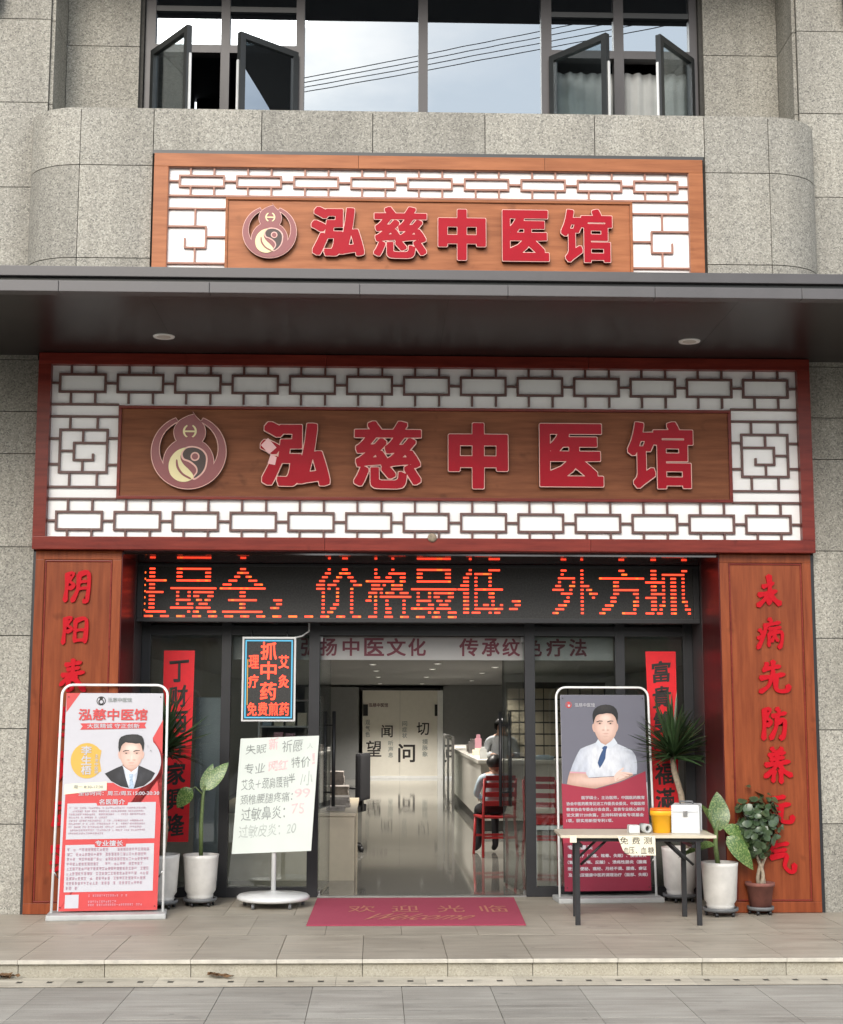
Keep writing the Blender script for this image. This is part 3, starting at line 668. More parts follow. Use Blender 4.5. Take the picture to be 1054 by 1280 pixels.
def frame4(T, x0, x1, z0, z1, w, y0, y1, mat, nm='frame_rail', wt=None, wb=None):
    wt = wt or w; wb = wb or w
    if nm == 'frame_rail':
        xm = [x0, x0 + (x1 - x0) * 0.37, x0 + (x1 - x0) * 0.71, x1]
        for a_, b_ in zip(xm, xm[1:]): T.add(nm, bmbox(a_ + 0.001, b_ - 0.001, y0, y1, z1 - wt, z1, bev=0.004), mat); T.add(nm, bmbox(a_ + 0.001, b_ - 0.001, y0, y1, z0, z0 + wb, bev=0.004), mat)
        T.add(nm, bmbox(x0, x0 + w, y0 + .002, y1, z0 + wb, z1 - wt, bev=0.004), mat); T.add(nm, bmbox(x1 - w, x1, y0 + .002, y1, z0 + wb, z1 - wt, bev=0.004), mat); return
    T.add(nm, bmbox(x0, x1, y0, y1, z1 - wt, z1, bev=0.005), mat); T.add(nm, bmbox(x0, x1, y0, y1, z0, z0 + wb, bev=0.005), mat)
    T.add(nm, bmbox(x0, x0 + w, y0 + .002, y1, z0 + wb, z1 - wt, bev=0.004), mat); T.add(nm, bmbox(x1 - w, x1, y0 + .002, y1, z0 + wb, z1 - wt, bev=0.004), mat)

S = Thing('shop_sign', 'large shop sign under the canopy with dark wood panel and white lattice border', 'sign', (0.40, -0.06, 2.90))
frame4(S, -2.805, 3.612, 2.90, 4.533, 0.105, -0.13, 0.015, 'wood_frame', wt=0.095, wb=0.105)
S.add('white_board', bmbox(-2.70, 3.507, -0.06, -0.02, 3.0, 4.44), 'sign_white')
S.add('wood_panel', bmbox(-2.115, 2.918, -0.088, -0.061, 3.345, 4.072), 'wood_panel')
frame4(S, -2.142, 2.945, 3.318, 4.099, 0.026, -0.105, -0.061, 'wood_frame', 'panel_trim')
LT = Lattice(S, -0.086, 'lattice')
LT.row(-2.70, 3.507, 13, -2.644, 0.392, 0.4747, 4.438, 4.118, 4.207, 4.371)
LT.row(-2.70, 3.507, 13, -2.636, 0.388, 0.4735, 3.312, 3.003, 3.059, 3.222)
for mir in (0, 1):
    q = (lambda x: 0.803 - x) if mir else (lambda x: x)
    b = lambda x0, z0, x1, z1: LT.bar(min(q(x0), q(x1)), z0, max(q(x0), q(x1)), z1)
    for z in (4.11, 4.008, 3.419, 3.321): b(-2.70, z, -2.143, z)
    xa, xb = q(-2.627), q(-2.222); LT.ring(min(xa, xb), max(xa, xb), 3.532, 3.905)
    for x in (-2.539, -2.315): b(x, 3.905, x, 4.008)
    for x in (-2.533, -2.308): b(x, 3.419, x, 3.532)
    for z in (3.822, 3.608): b(-2.70, z, -2.627, z)
    for z in (3.826, 3.605): b(-2.222, z, -2.143, z)
    b(-2.430, 3.790, -2.430, 3.895); b(-2.510, 3.786, -2.230, 3.786); b(-2.502, 3.640, -2.502, 3.790); b(-2.510, 3.643, -2.335, 3.643)
    b(-2.345, 3.643, -2.345, 3.697); b(-2.615, 3.719, -2.502, 3.719); b(-2.430, 3.540, -2.430, 3.643)
emblem(S, -1.553, 3.704, 0.304, -0.14)
for ch, x0, x1, z0, z1, bd in (('泓', -0.972, -0.388, 3.421, 3.965, .042), ('慈', -0.203, 0.361, 3.404, 3.979, .026), ('中', 0.574, 1.078, 3.409, 3.97, .052), ('医', 1.329, 1.868, 3.431, 3.97, .040), ('馆', 2.06, 2.616, 3.419, 3.991, .030)):
    pt = None
    if ch == '泓': pt = [[(-0.962, 3.765), (-0.905, 3.825), (-0.835, 3.745), (-0.895, 3.69)], [(-0.882, 3.69), (-0.832, 3.665), (-0.845, 3.60), (-0.905, 3.612)]]
    sign_letter(S, ch, x0, x1, z0, z1, -0.14, bd, pt)
bm = bmesh.new(); lathe(bm, [(0.038, 0), (0.036, .012), (0.024, .024), (0.008, .03)], 0, 0, 16)
bmesh.ops.rotate(bm, verts=bm.verts, matrix=Matrix.Rotation(R(90), 3, 'X')); bmesh.ops.translate(bm, verts=bm.verts, vec=(0.447, -0.131, 3.008))
S.add('round_knob', bm, 'bark_pale')

U = Thing('bay_sign', 'smaller upper shop sign on granite bay above the canopy, lighter orange wood', 'sign', (0.41, -0.43, 5.02))
frame4(U, -1.847, 2.673, 5.02, 6.132, 0.118, -0.475, -0.402, 'wood_sign', wt=0.112)
frame4(U, -1.735, 2.561, 5.132, 6.026, 0.012, -0.462, -0.44, 'lattice_pale', 'frame_bead')
U.add('dark_cap', bmbox(-1.86, 2.686, -0.46, -0.4015, 6.1325, 6.165), 'sash_dark')
U.add('white_board', bmbox(-1.727, 2.553, -0.43, -0.402, 5.138, 6.018), 'sign_white')
U.add('wood_panel', bmbox(-1.235, 2.061, -0.455, -0.431, 5.14, 5.745), 'wood_sign')
frame4(U, -1.258, 2.084, 5.138, 5.766, 0.022, -0.470, -0.431, 'wood_sign', 'panel_trim')
LU = Lattice(U, -0.455, 'lattice_pale', 0.016, 0.024)
LU.row(-1.723, 2.549, 9, -1.647, 0.377, 0.468, 6.014, 5.786, 5.852, 5.958)
LU.bar(-1.723, 5.780, 2.549, 5.780)
for mir in (0, 1):
    q = (lambda x: 0.826 - x) if mir else (lambda x: x)
    b = lambda x0, z0, x1, z1: LU.bar(min(q(x0), q(x1)), z0, max(q(x0), q(x1)), z1)
    b(-1.723, 5.671, -1.26, 5.671); b(-1.505, 5.525, -1.505, 5.671); b(-1.723, 5.519, -1.410, 5.519); b(-1.416, 5.34, -1.416, 5.519)
    b(-1.416, 5.432, -1.26, 5.432); b(-1.592, 5.34, -1.410, 5.34); b(-1.586, 5.34, -1.586, 5.421); b(-1.503, 5.209, -1.503, 5.34); b(-1.723, 5.209, -1.26, 5.209)
emblem(U, -0.893, 5.462, 0.217, -0.50)
for ch, x0, x1, z0, z1, bd in (('泓', -0.559, -0.118, 5.262, 5.683, .042), ('慈', -0.049, 0.39, 5.248, 5.69, .026), ('中', 0.475, 0.874, 5.238, 5.676, .052), ('医', 1.001, 1.392, 5.235, 5.676, .040), ('馆', 1.482, 1.911, 5.23, 5.689, .030)):
    sign_letter(U, ch, x0, x1, z0, z1, -0.50, bd)

# ------------------------------------------------------------------ wooden couplet boards with brushed red characters
EAR = [([(14, 90), (38, 96), (27, 72), (41, 57), (24, 45)], 9), ([(19, 92), (17, 45), (13, 3)], 10)]
BR = {
 '未': [([(52, 99), (55, 60), (50, 12)], 11), ([(28, 65), (70, 77)], 9), ([(12, 40), (80, 52)], 10), ([(50, 47), (32, 25), (6, 6)], 10), ([(54, 43), (74, 24), (94, 12)], 12)],
 '病': [([(48, 99), (56, 89)], 10), ([(30, 77), (84, 88)], 9), ([(36, 80), (28, 45), (6, 3)], 9), ([(14, 64), (22, 54)], 9), ([(8, 36), (26, 48)], 8), ([(46, 66), (86, 72)], 8), ([(46, 50), (44, 10)], 8), ([(46, 50), (88, 56), (85, 14), (75, 8)], 9), ([(66, 66), (62, 42), (52, 25)], 8), ([(64, 44), (75, 27)], 8)],
 '先': [([(32, 93), (20, 68)], 9), ([(26, 76), (72, 84)], 9), ([(50, 99), (48, 55)], 10), ([(10, 48), (84, 60)], 10), ([(44, 54), (34, 25), (6, 6)], 9), ([(58, 55), (56, 22), (66, 10), (90, 12), (96, 28)], 10)],
 '防': EAR + [([(64, 99), (73, 88)], 10), ([(46, 75), (96, 85)], 9), ([(64, 78), (58, 40), (38, 4)], 10), ([(62, 56), (90, 60), (85, 16), (71, 8)], 11)],
 '养': [([(34, 99), (42, 90)], 9), ([(68, 99), (58, 90)], 9), ([(24, 79), (78, 87)], 8), ([(29, 67), (74, 74)], 8), ([(12, 52), (92, 62)], 9), ([(51, 90), (46, 50), (8, 18)], 9), ([(56, 58), (72, 36), (98, 22)], 10), ([(40, 36), (35, 5)], 9), ([(62, 38), (62, 2)], 10)],
 '元': [([(32, 87), (72, 95)], 11), ([(14, 58), (88, 70)], 11), ([(42, 64), (32, 28), (4, 6)], 10), ([(60, 66), (56, 24), (66, 12), (90, 13), (96, 32)], 11)],
 '气': [([(34, 98), (16, 64)], 9), ([(30, 82), (78, 89)], 9), ([(28, 65), (70, 71)], 8), ([(16, 46), (68, 54), (63, 22), (80, 5), (94, 9), (96, 28)], 10)],
 '阴': EAR + [([(58, 92), (54, 42), (36, 3)], 10), ([(58, 92), (90, 95), (87, 12), (74, 8)], 11), ([(58, 68), (84, 71)], 8), ([(56, 46), (84, 49)], 8)],
 '阳': EAR + [([(54, 86), (52, 10)], 10), ([(54, 86), (90, 90), (87, 8)], 11), ([(54, 52), (84, 55)], 8), ([(52, 16), (86, 18)], 9)],
 '表': [([(22, 83), (80, 91)], 9), ([(29, 69), (74, 75)], 8), ([(10, 52), (92, 62)], 9), ([(50, 99), (50, 58)], 9), ([(46, 58), (4, 22)], 9), ([(36, 40), (33, 6), (52, 18)], 9), ([(64, 52), (48, 36)], 7), ([(50, 50), (96, 6)], 12)],
}
def brush_bm(ch, x0, x1, z0, z1, y, d):
    bm = bmesh.new()
    for i, (pts, wd) in enumerate(BR[ch]):
        P = [Vector((x0 + (x1 - x0) * px / 100, z0 + (z1 - z0) * pz / 100)) for px, pz in pts]; wd = wd * (z1 - z0) / 100 * 0.74
        S2 = []                                                  # smooth the stroke (Catmull-Rom)
        for j in range(len(P) - 1):
            p0, p1, p2, p3 = P[max(j - 1, 0)], P[j], P[j + 1], P[min(j + 2, len(P) - 1)]
            for t in [k / 5 for k in range(5)]:
                S2.append(0.5 * ((2 * p1) + (p2 - p0) * t + (2 * p0 - 5 * p1 + 4 * p2 - p3) * t * t + (3 * p1 - p0 - 3 * p2 + p3) * t ** 3))
        S2.append(P[-1]); n = len(S2); lf, rg = [], []
        for j, p in enumerate(S2):
            t = (S2[min(j + 1, n - 1)] - S2[max(j - 1, 0)]).normalized(); nn = Vector((-t.y, t.x)); f = j / (n - 1)
            k = wd * (0.78 + 0.42 * abs(math.cos(f * math.pi)) ** 2) * (0.55 if f > 0.97 else 1.0)
            lf.append(p + nn * k); rg.append(p - nn * k)
        t0 = (S2[0] - S2[1]).normalized() * wd * 0.7
        o = [S2[0] + t0] + lf + [S2[-1] + (S2[-1] - S2[-2]).normalized() * wd * 0.5] + rg[::-1]
        prism(bm, [(v.x, v.y) for v in o], y - i * 0.0006, y + d)
    bmesh.ops.recalc_face_normals(bm, faces=bm.faces); return bm
def couplet_board(label, x0, x1, chars, boxes, bx):
    T = Thing('couplet_board', label, 'wooden board', ((x0 + x1) / 2, 0, 0), group='wooden couplet boards beside the entrance')
    T.add('panel', bmbox(x0, x1, -0.022, 0.028, 0.002, 2.897), 'wood_board')
    frame4(T, x0, x1, 0.003, 2.896, 0.072, -0.036, -0.0225, 'wood_board', 'stile', wb=0.085)
    frame4(T, x0 + 0.076, x1 - 0.076, 0.092, 2.82, 0.013, -0.031, -0.0225, 'wood_frame', 'bead')
    for ch, (a, b, c, d) in zip(chars, boxes):
        bm = brush_bm(ch, a, b, c, d, -0.04, 0.018) if ch in BR else text_bm(ch, a, b, c, d, -0.04, 0.018, 0.02, skew=0.1)
        T.add('character', bm, 'brush_red')
    T.add('edge_strip', bmbox(bx[0], bx[1], -0.012, 0.02, 0.0, 2.89), 'frame_metal')
couplet_board('red-brown wooden board with brushed red characters left of the entrance, behind the white stand', -2.79, -2.092, '阴阳表里辨虚实',
    [(-2.572, -2.331, 2.472, 2.719), (-2.577, -2.339, 2.129, 2.355), (-2.565, -2.35, 1.743, 2.012), (-2.56, -2.34, 1.40, 1.64), (-2.56, -2.34, 1.05, 1.29), (-2.59, -2.36, 0.69, 0.94), (-2.59, -2.36, 0.33, 0.58)], (-2.814, -2.792))
couplet_board('red-brown wooden board with brushed red characters right of the entrance, behind bushy plant', 2.832, 3.592, '未病先防养元气',
    [(3.126, 3.344, 2.449, 2.72), (3.116, 3.36, 2.108, 2.363), (3.119, 3.388, 1.743, 2.016), (3.127, 3.356, 1.368, 1.632), (3.137, 3.384, 1.022, 1.31), (3.139, 3.386, 0.691, 0.932), (3.148, 3.386, 0.312, 0.577)], (3.594, 3.622))

# ------------------------------------------------------------------ glass shopfront
F = Thing('shopfront', 'dark framed glass shopfront with double glass doors standing open', 'shopfront', (0.37, 1.05, 0.0))
FY0, FY1 = 1.02, 1.10
posts = [(-2.079, -2.0), (-1.372, -1.288), (-0.60, -0.505), (1.315, 1.405), (2.125, 2.21), (2.735, 2.819)]
for x0, x1 in posts: F.add('post', bmbox(x0, x1, FY0, FY1, 0.002, 2.90, bev=0.003), 'frame_metal')
for i in range(5):
    x0, x1 = posts[i][1], posts[i + 1][0]
    F.add('transom', bmbox(x0, x1, FY0 + .003, FY1 - .003, 2.268, 2.350), 'frame_metal')
    F.add('pane', bmbox(x0, x1, 1.058, 1.066, 2.35, 2.90), 'shop_glass')
    if i != 2:
        F.add('bottom_rail', bmbox(x0, x1, FY0 + .003, FY1 - .003, 0.002, 0.085), 'frame_metal')
        F.add('pane', bmbox(x0, x1, 1.058, 1.066, 0.085, 2.268), 'shop_glass')
F.add('threshold', bmbox(-0.505, 1.315, 1.03, 1.10, 0.001, 0.012), 'steel')
def glass_door(hx, s, ang):
    T = Thing('t', None, None, local=True); o = T.root; o.name = 'door'; o.parent = F.root; o.location = Vector((hx, 1.09, 0.0)) - F.off; o.rotation_euler.z = s * R(ang)
    X = lambda a, b: (min(s * a, s * b), max(s * a, s * b)); wd = 0.885
    T.add('pane', bmbox(*X(0.012, wd), -0.006, 0.006, 0.02, 2.245, bev=0.0015), 'door_glass')
    T.add('edge', bmbox(*X(wd + .0005, wd + 0.004), -0.0055, 0.0055, 0.02, 2.245), 'frame_metal')
    for z0, z1 in ((0.014, 0.045), (2.215, 2.262)):
        T.add('patch_fitting', bmbox(*X(0.0, 0.16), -0.016, 0.016, z0, z1, bev=0.003), 'steel')
    for yy in (-0.045, 0.045):
        bm = bmesh.new(); tube(bm, [(s * (wd - 0.08), yy, 0.72), (s * (wd - 0.08), yy, 1.60)], 0.017, 12)
        for z in (0.85, 1.47): tube(bm, [(s * (wd - 0.08), 0, z), (s * (wd - 0.08), yy, z)], 0.008, 8)
        T.add('handle', bm, 'black_plastic')
glass_door(-0.50, 1, 86); glass_door(1.31, -1, 83)
# frosted banner inside the glass
bn = Thing('glass_banner', 'pale frosted banner strip with maroon lettering behind the top of the doors', 'banner', (0.5, 1.13, 2.05))
bn.add('strip', bmbox(-1.28, 2.12, 1.125, 1.130, 2.055, 2.262), 'banner_strip')
plain('banner_ink', (0.10, 0.012, 0.025), 0.6, var=0.1)
for ch, x0, x1 in zip('弘扬中医文化传承纹色疗法', (-0.68, -0.507, -0.307, -0.114, 0.087, 0.280, 0.738, 0.939, 1.125, 1.330, 1.519, 1.726), (-0.53, -0.357, -0.157, 0.065, 0.259, 0.438, 0.910, 1.10, 1.283, 1.48, 1.698, 1.884)):
    bn.add('letter', text_bm(ch, x0, x1, 2.090, 2.250, 1.121, 0.003, 0.02), 'banner_ink')

# red paper couplets pasted on the outside of the glass
def paper_couplet(label, x0, x1, z0, z1, chars, slant):
    T = Thing('paper_couplet', label, 'paper couplet', ((x0 + x1) / 2, 1.05, z0), group='red paper couplets on the glass')
    prismpts = [(x0, z1), (x1, z1), (x1 + slant[1], z0), (x0 + slant[0], z0)]
    T.add('paper', None_bm([(prismpts, 1.046, 1.0475)]), 'paper_red')
    n = len(chars); H = (z1 - z0 - 0.10) / n
    for i, ch in enumerate(chars):
        t = (i + 0.5) / n; dx = (slant[0] + slant[1]) / 2 * t; zc = z1 - 0.07 - H * (i + 0.5); w = 0.085; h = H * 0.43
        xc = (x0 + x1) / 2 + dx
        T.add('character', text_bm(ch, xc - w, xc + w, zc - h, zc + h, 1.0432, 0.002, 0.022, skew=0.10, brush=0.003), 'ink')
paper_couplet('red paper couplet on left glass pane, partly behind yucca leaves', -1.885, -1.612, 0.47, 2.13, '丁财两旺家興隆', (0.012, -0.02))
paper_couplet('red paper couplet on right glass pane, behind the yucca and table', 2.400, 2.672, 0.47, 2.135, '富貴雙全福滿堂', (0.04, 0.0))

# ------------------------------------------------------------------ scrolling display
D = Thing('led_display', 'long black scrolling display with lit red characters above the doors', 'display', (0.37, 0.7, 2.36))
D.add('housing', bmbox(-2.078, 2.818, 0.702, 0.80, 2.362, 2.869, bev=0.006), 'black_plastic')
frame4(D, -2.078, 2.818, 2.362, 2.869, 0.052, 0.682, 0.7015, 'black_plastic', 'bezel', wt=0.024, wb=0.038)
D.add('screen', bmbox(-2.024, 2.764, 0.694, 0.701, 2.4005, 2.8445), 'led_face')
D.add('bracket', bmbox(-1.9, -1.86, 0.801, 1.019, 2.5, 2.53), 'frame_metal'); D.add('bracket', bmbox(2.60, 2.64, 0.801, 1.019, 2.5, 2.53), 'frame_metal')
def led_dots():
    px = 0.0247; pz = 0.0338; bms = [bmesh.new(), bmesh.new()]; zt = 2.840
    def dot(x, r, k=0, wdt=1.0):
        z = zt - pz * (r + 0.5); b = bms[k]; h = 0.0078
        v = [b.verts.new(p) for p in ((x - px * 0.5 * wdt, 0.6925, z - h), (x + px * 0.5 * wdt, 0.6925, z - h), (x + px * 0.5 * wdt, 0.6925, z + h), (x - px * 0.5 * wdt, 0.6925, z + h))]; b.faces.new(v)
    def put(ch, x0, clip=0, ncol=16, small=False):
        V, Fc = glyph_mesh(ch, 0.0, 0.0)
        bv = BVHTree.FromPolygons([v.co if hasattr(v, 'co') else v for v in V], Fc)
        ax, bx = min(v.x for v in V), max(v.x for v in V); ay, by = min(v.y for v in V), max(v.y for v in V)
        if small: rows, cols, r0 = 3, 4, 8
        else: rows, cols, r0 = 12, ncol, 0
        for r in range(rows):
            for c in range(clip, cols):
                hit = 0
                for ox, oy in ((0.5, 0.5), (0.1, 0.5), (0.9, 0.5), (0.5, 0.2), (0.5, 0.8)):
                    p = Vector((ax + (bx - ax) * (c + ox) / cols, by - (by - ay) * (r + oy) / rows, 1.0))
                    if bv.ray_cast(p, Vector((0, 0, -1)))[0] is not None: hit += 1 if (ox, oy) != (0.5, 0.5) else 2
                if hit >= 2: dot(x0 + px * (c - clip + 0.5), r + r0, 1 if random.random() < 0.10 else 0)
    put('性', -2.0, clip=9)
    for ch, x in (('最', -1.79), ('全', -1.365), ('价', -0.53), ('格', -0.10), ('最', 0.295), ('低', 0.70), ('外', 1.53), ('方', 1.94), ('抓', 2.345)): put(ch, x)
    put('，', -0.925, small=True); put('，', 1.15, small=True)
    x = -2.0
    while x < 0.75:
        for i in range(3): dot(x + i * px, 12.15, random.random() < 0.4)
        x += px * 5.6
    for k in range(7): dot(-2.01, 1 + k * 1.6, 1, 0.4)
    return bms
for b, m in zip(led_dots(), ('led_dot', 'led_dot_orange')):
    o = D.add('lit_dots', b, m); o['kind'] = 'stuff'
# small blue edged light sign
N = Thing('light_sign', 'small black light sign with blue edge and red lettering hanging by the door', 'light sign', (-0.94, 0.9, 1.51))
N.add('case', bmbox(-1.178, -0.708, 0.872, 0.91, 1.51, 2.245, bev=0.006), 'white_plastic')
N.add('face', bmbox(-1.160, -0.726, 0.866, 0.8715, 1.528, 2.227), 'led_face')
frame4(N, -1.150, -0.736, 1.538, 2.217, 0.012, 0.862, 0.8655, 'neon_blue', 'light_border')
N.add('light_border', bmbox(-1.130, -1.124, 0.862, 0.8655, 1.65, 2.05), 'neon_gold')
def nt_(ch, x0, x1, z0, z1): N.add('letter', text_bm(ch, x0, x1, z0, z1, 0.8625, 0.003, 0.016), 'led_dot')
for ch, z in zip('抓中药', (2.045, 1.875, 1.695)): nt_(ch, -1.015, -0.875, z, z + 0.155)
for ch, z in zip('理疗', (1.97, 1.80)): nt_(ch, -1.118, -1.030, z, z + 0.115)
for ch, z in zip('艾灸', (1.97, 1.80)): nt_(ch, -0.858, -0.768, z, z + 0.115)
for ch, x in zip('免费煎药', (-1.125, -1.032, -0.938, -0.845)): nt_(ch, x, x + 0.083, 1.56, 1.675)
bm = bmesh.new(); tube(bm, [(-0.72, 0.905, 2.24), (-0.66, 0.92, 2.255), (-0.60, 0.95, 2.30), (-0.60, 0.96, 2.36), (-0.615, 0.97, 2.42)], 0.008, 6)
N.add('cord', bm, 'white_plastic')
bm = bmesh.new(); tube(bm, [(-1.10, 0.89, 2.243), (-1.10, 1.0, 2.30)], 0.004, 6); tube(bm, [(-0.79, 0.89, 2.243), (-0.79, 1.0, 2.30)], 0.004, 6); N.add('hanging_wire', bm, 'steel')

# ------------------------------------------------------------------ poster stands
def photo_print(name, c_in, c_out, ctr, rad, blobs=(), folds=0.0, fscale=30, streak=None):
    """ink of a printed photograph: a soft tone falling off from a centre, with soft darker or lighter blobs"""
    m, n, l, b, o = node_mat(name); tcn = n.new('ShaderNodeTexCoord'); b.inputs['Roughness'].default_value = 0.4
    def blob(ct, rd, e0, e1):
        mpn = n.new('ShaderNodeMapping'); mpn.vector_type = 'POINT'; mpn.inputs['Scale'].default_value = (1 / rd[0], 0, 1 / rd[1]); mpn.inputs['Location'].default_value = (-ct[0] / rd[0], 0, -ct[1] / rd[1])
        l.new(tcn.outputs['Object'], mpn.inputs['Vector']); le = n.new('ShaderNodeVectorMath'); le.operation = 'LENGTH'; l.new(mpn.outputs['Vector'], le.inputs[0])
        mr = n.new('ShaderNodeMapRange'); mr.interpolation_type = 'SMOOTHSTEP'; mr.inputs['From Min'].default_value = e0; mr.inputs['From Max'].default_value = e1; l.new(le.outputs['Value'], mr.inputs['Value']); return mr.outputs['Result']
    c = mixc(n, l, blob(ctr, rad, 0.25, 1.1), c_in, c_out)
    for ct, rd, col, amt in blobs:
        k = mathn(n, l, 'SUBTRACT', 1.0, blob(ct, rd, 0.2, 1.0)); c = mixc(n, l, mathn(n, l, 'MULTIPLY', k, amt), c, col)
    if folds:
        f = noise(n, l, fscale, 4, 0.6, vec=tcn.outputs['Object'], stretch=streak or (1, 1, 0.5)); c = mixc(n, l, folds, c, ramp(n, l, f, (0.32, (0.45, 0.46, 0.5)), (0.62, (1.12, 1.12, 1.12))), 'MULTIPLY')
    l.new(c, b.inputs['Base Color']); return m
def poster_stand(label, loc, rotz, W, H, zb, lean):
    T = Thing('poster_stand', label, 'poster stand', loc, rotz, group='poster stands in front of the shop', local=True)
    T.add('base', bmbox(-0.455, 0.455, -0.14, 0.16, 0.0, 0.042, bev=0.012), 'grey_plastic')
    fwd = W / 2 + 0.035; top = zb + H + 0.065; rc = 0.085; pts = [(-fwd - .01, 0, 0.03), (-fwd, 0, top - rc)]
    pts += [(-fwd + rc - rc * math.cos(R(a)), 0, top - rc + rc * math.sin(R(a))) for a in range(15, 91, 15)]
    pts += [(fwd - rc + rc * math.sin(R(a)), 0, top - rc + rc * math.cos(R(a))) for a in range(0, 91, 15)] + [(fwd + .01, 0, 0.03)]
    bm = bmesh.new(); tube(bm, [(x, y + z * lean, z) for x, y, z in pts], 0.0105, 10); T.add('tube_frame', bm, 'white_paint')
    for s in (-1, 1):
        bm = bmesh.new(); tube(bm, [(s * (fwd - .0), 0.02 + zb * lean, 0.35), (s * (fwd - 0.03), 0.05, 0.30)], 0.005, 6); T.add('clip', bm, 'steel')
    ztop = zb + H
    def pos(u, v, k): z = ztop - v; return (u - W / 2, z * lean - 0.004 - 0.0012 * k, z)
    sh = bmesh.new(); n = 10                                          # slightly bowed sheet
    g = [[sh.verts.new((u - W / 2, (ztop - v) * lean + yy, ztop - v)) for u, v in ((0, H * i / n), (W, H * i / n))] for yy in (-0.004, 0.0) for i in range(n + 1)]
    for i in range(n): sh.faces.new((g[i][0], g[i + 1][0], g[i + 1][1], g[i][1])); q = n + 1; sh.faces.new((g[q + i][1], g[q + i + 1][1], g[q + i + 1][0], g[q + i][0]))
    sheet = T.add('poster', sh, 'print_white')
    def poly(nm, pts, k, mat):
        bm = bmesh.new(); vs = [bm.verts.new(pos(u, v, k)) for u, v in pts]; f = bm.faces.new(vs); f.normal_update()
        if f.normal.y > 0: f.normal_flip()
        T.add(nm, bm, mat, parent=sheet)
    def txt(s, u0, u1, v0, v1, mat, bold=0.01, k=6, nm='lettering', skew=0.0):
        T.add(nm, text_bm(s, u0, u1, ztop - v1, ztop - v0, 0, 0, bold, skew=skew, place=lambda p: (p[0] - W / 2, p[1] + p[2] * lean - 0.004 - 0.0012 * k, p[2])), mat, parent=sheet)
    def small(rows, u0, u1, mat, h, k=6, gap=0.12, seed=1):
        rnd = random.Random(seed); bm = bmesh.new()
        for v, fill in rows:
            u = u0
            while u < u0 + (u1 - u0) * fill:
                wd = h * rnd.uniform(0.7, 0.95)
                if rnd.random() > gap:
                    for a, b, c, d in ((0, 1, 0.0, 0.18), (0, 1, 0.42, 0.58), (0.1, 0.9, 0.84, 1.0), (0.38, 0.6, 0.1, 0.95)):
                        if rnd.random() < 0.85: bm.faces.new([bm.verts.new(pos(u + wd * x, v + h * y, k)) for x, y in ((a, d), (b, d), (b, c), (a, c))])
                u += h * 1.08
        o = T.add('small_print', bm, mat, parent=sheet); o['kind'] = 'stuff'
    for u, v in ((0.02, 0.03), (W - 0.02, 0.03), (0.02, H - 0.03), (W - 0.02, H - 0.03)):
        poly('eyelet', [(u + 0.005 * math.cos(i * math.pi / 5), v + 0.005 * math.sin(i * math.pi / 5)) for i in range(10)], 9, 'ink')
    return T, poly, txt, small
def mini_emblem(poly, u, v, r, k, main, accent):
    c = lambda x, z, rr, n=24: [(u + x * r + rr * r * math.cos(2 * math.pi * i / n), v + z * r + rr * r * math.sin(2 * math.pi * i / n)) for i in range(n)]
    if main: poly('mark', c(0, 0.1, 1.0), k, main); poly('mark', c(0, 0.1, 0.82), k + 1, 'print_white' if main != 'print_red' else 'print_grey'); poly('mark', c(0, 0.32, 0.62), k + 2, main); poly('mark', c(0, -0.45, 0.40), k + 2.5, main); poly('mark', c(0.05, 0.34, 0.36), k + 3.5, accent)
W_, H_ = 0.765, 1.685
T, poly, txt, small = poster_stand('white and red clinic poster stand with suited portrait, left of the entrance', (-2.09, -0.22, 0), R(6), W_, H_, 0.055, 0.085)
def a(x, y):                                            # layout grid of the poster: 792 wide, 1798 high, measured from its corner
    t = (y - 180) / 1798; return ((x - (150 - 55 * t)) / (792 + 18 * t) * W_, (y - 180) / 1798 * H_)
A = lambda pts: [a(*p) for p in pts]
poly('red_corner', A([(150, 180), (264, 180), (150, 345)]), 1, 'print_red')
poly('red_field', A([(942, 405), (858, 560), (905, 640), (942, 700), (942, 860), (860, 935), (485, 935), (485, 1000), (150, 1028), (104, 1978), (905, 1978), (930, 1200)]), 1, 'print_red')
poly('portrait_disc', A([(690 + 238 * math.cos(R(t)), 755 + 232 * math.sin(R(t))) for t in range(0, 360, 8)]), 2, 'print_white')
poly('gold_disc', A([(322 + 132 * math.cos(R(t)), 750 + 148 * math.sin(R(t))) for t in range(40, 321, 8)] + [(440, 665), (425, 750), (440, 840)]), 2, 'print_gold')
poly('time_label', A([(145, 945), (485, 925), (485, 992), (140, 1030)]), 3, 'paper_cream')
mini_emblem(poly, *a(433, 242), 0.036, 3, 'ink', 'print_white'); txt('泓慈中医馆', *[v for p in zip(a(488, 218), a(682, 255)) for v in p], 'ink_grey', 0.006)
def tx(s, x0, y0, x1, y1, mat, bold=0.012, k=6): p, q = a(x0, y0), a(x1, y1); txt(s, p[0], q[0], p[1], q[1], mat, bold, k)
tx('泓慈中医馆', 252, 312, 812, 412, 'print_red', 0.022)
poly('ribbon', A([(265, 437), (805, 428), (790, 452), (803, 478), (265, 490), (284, 462)]), 3, 'print_red'); tx('大医精诚 守正创新', 322, 438, 748, 478, 'print_white', 0.012)
for ch, y in zip('李生梧', (625, 708, 790)): tx(ch, 276, y, 358, y + 76, 'print_white', 0.02)
for ch, y in zip('主治中医师', (695, 730, 765, 800, 832)): tx(ch, 386, y, 414, y + 28, 'print_white', 0.008)
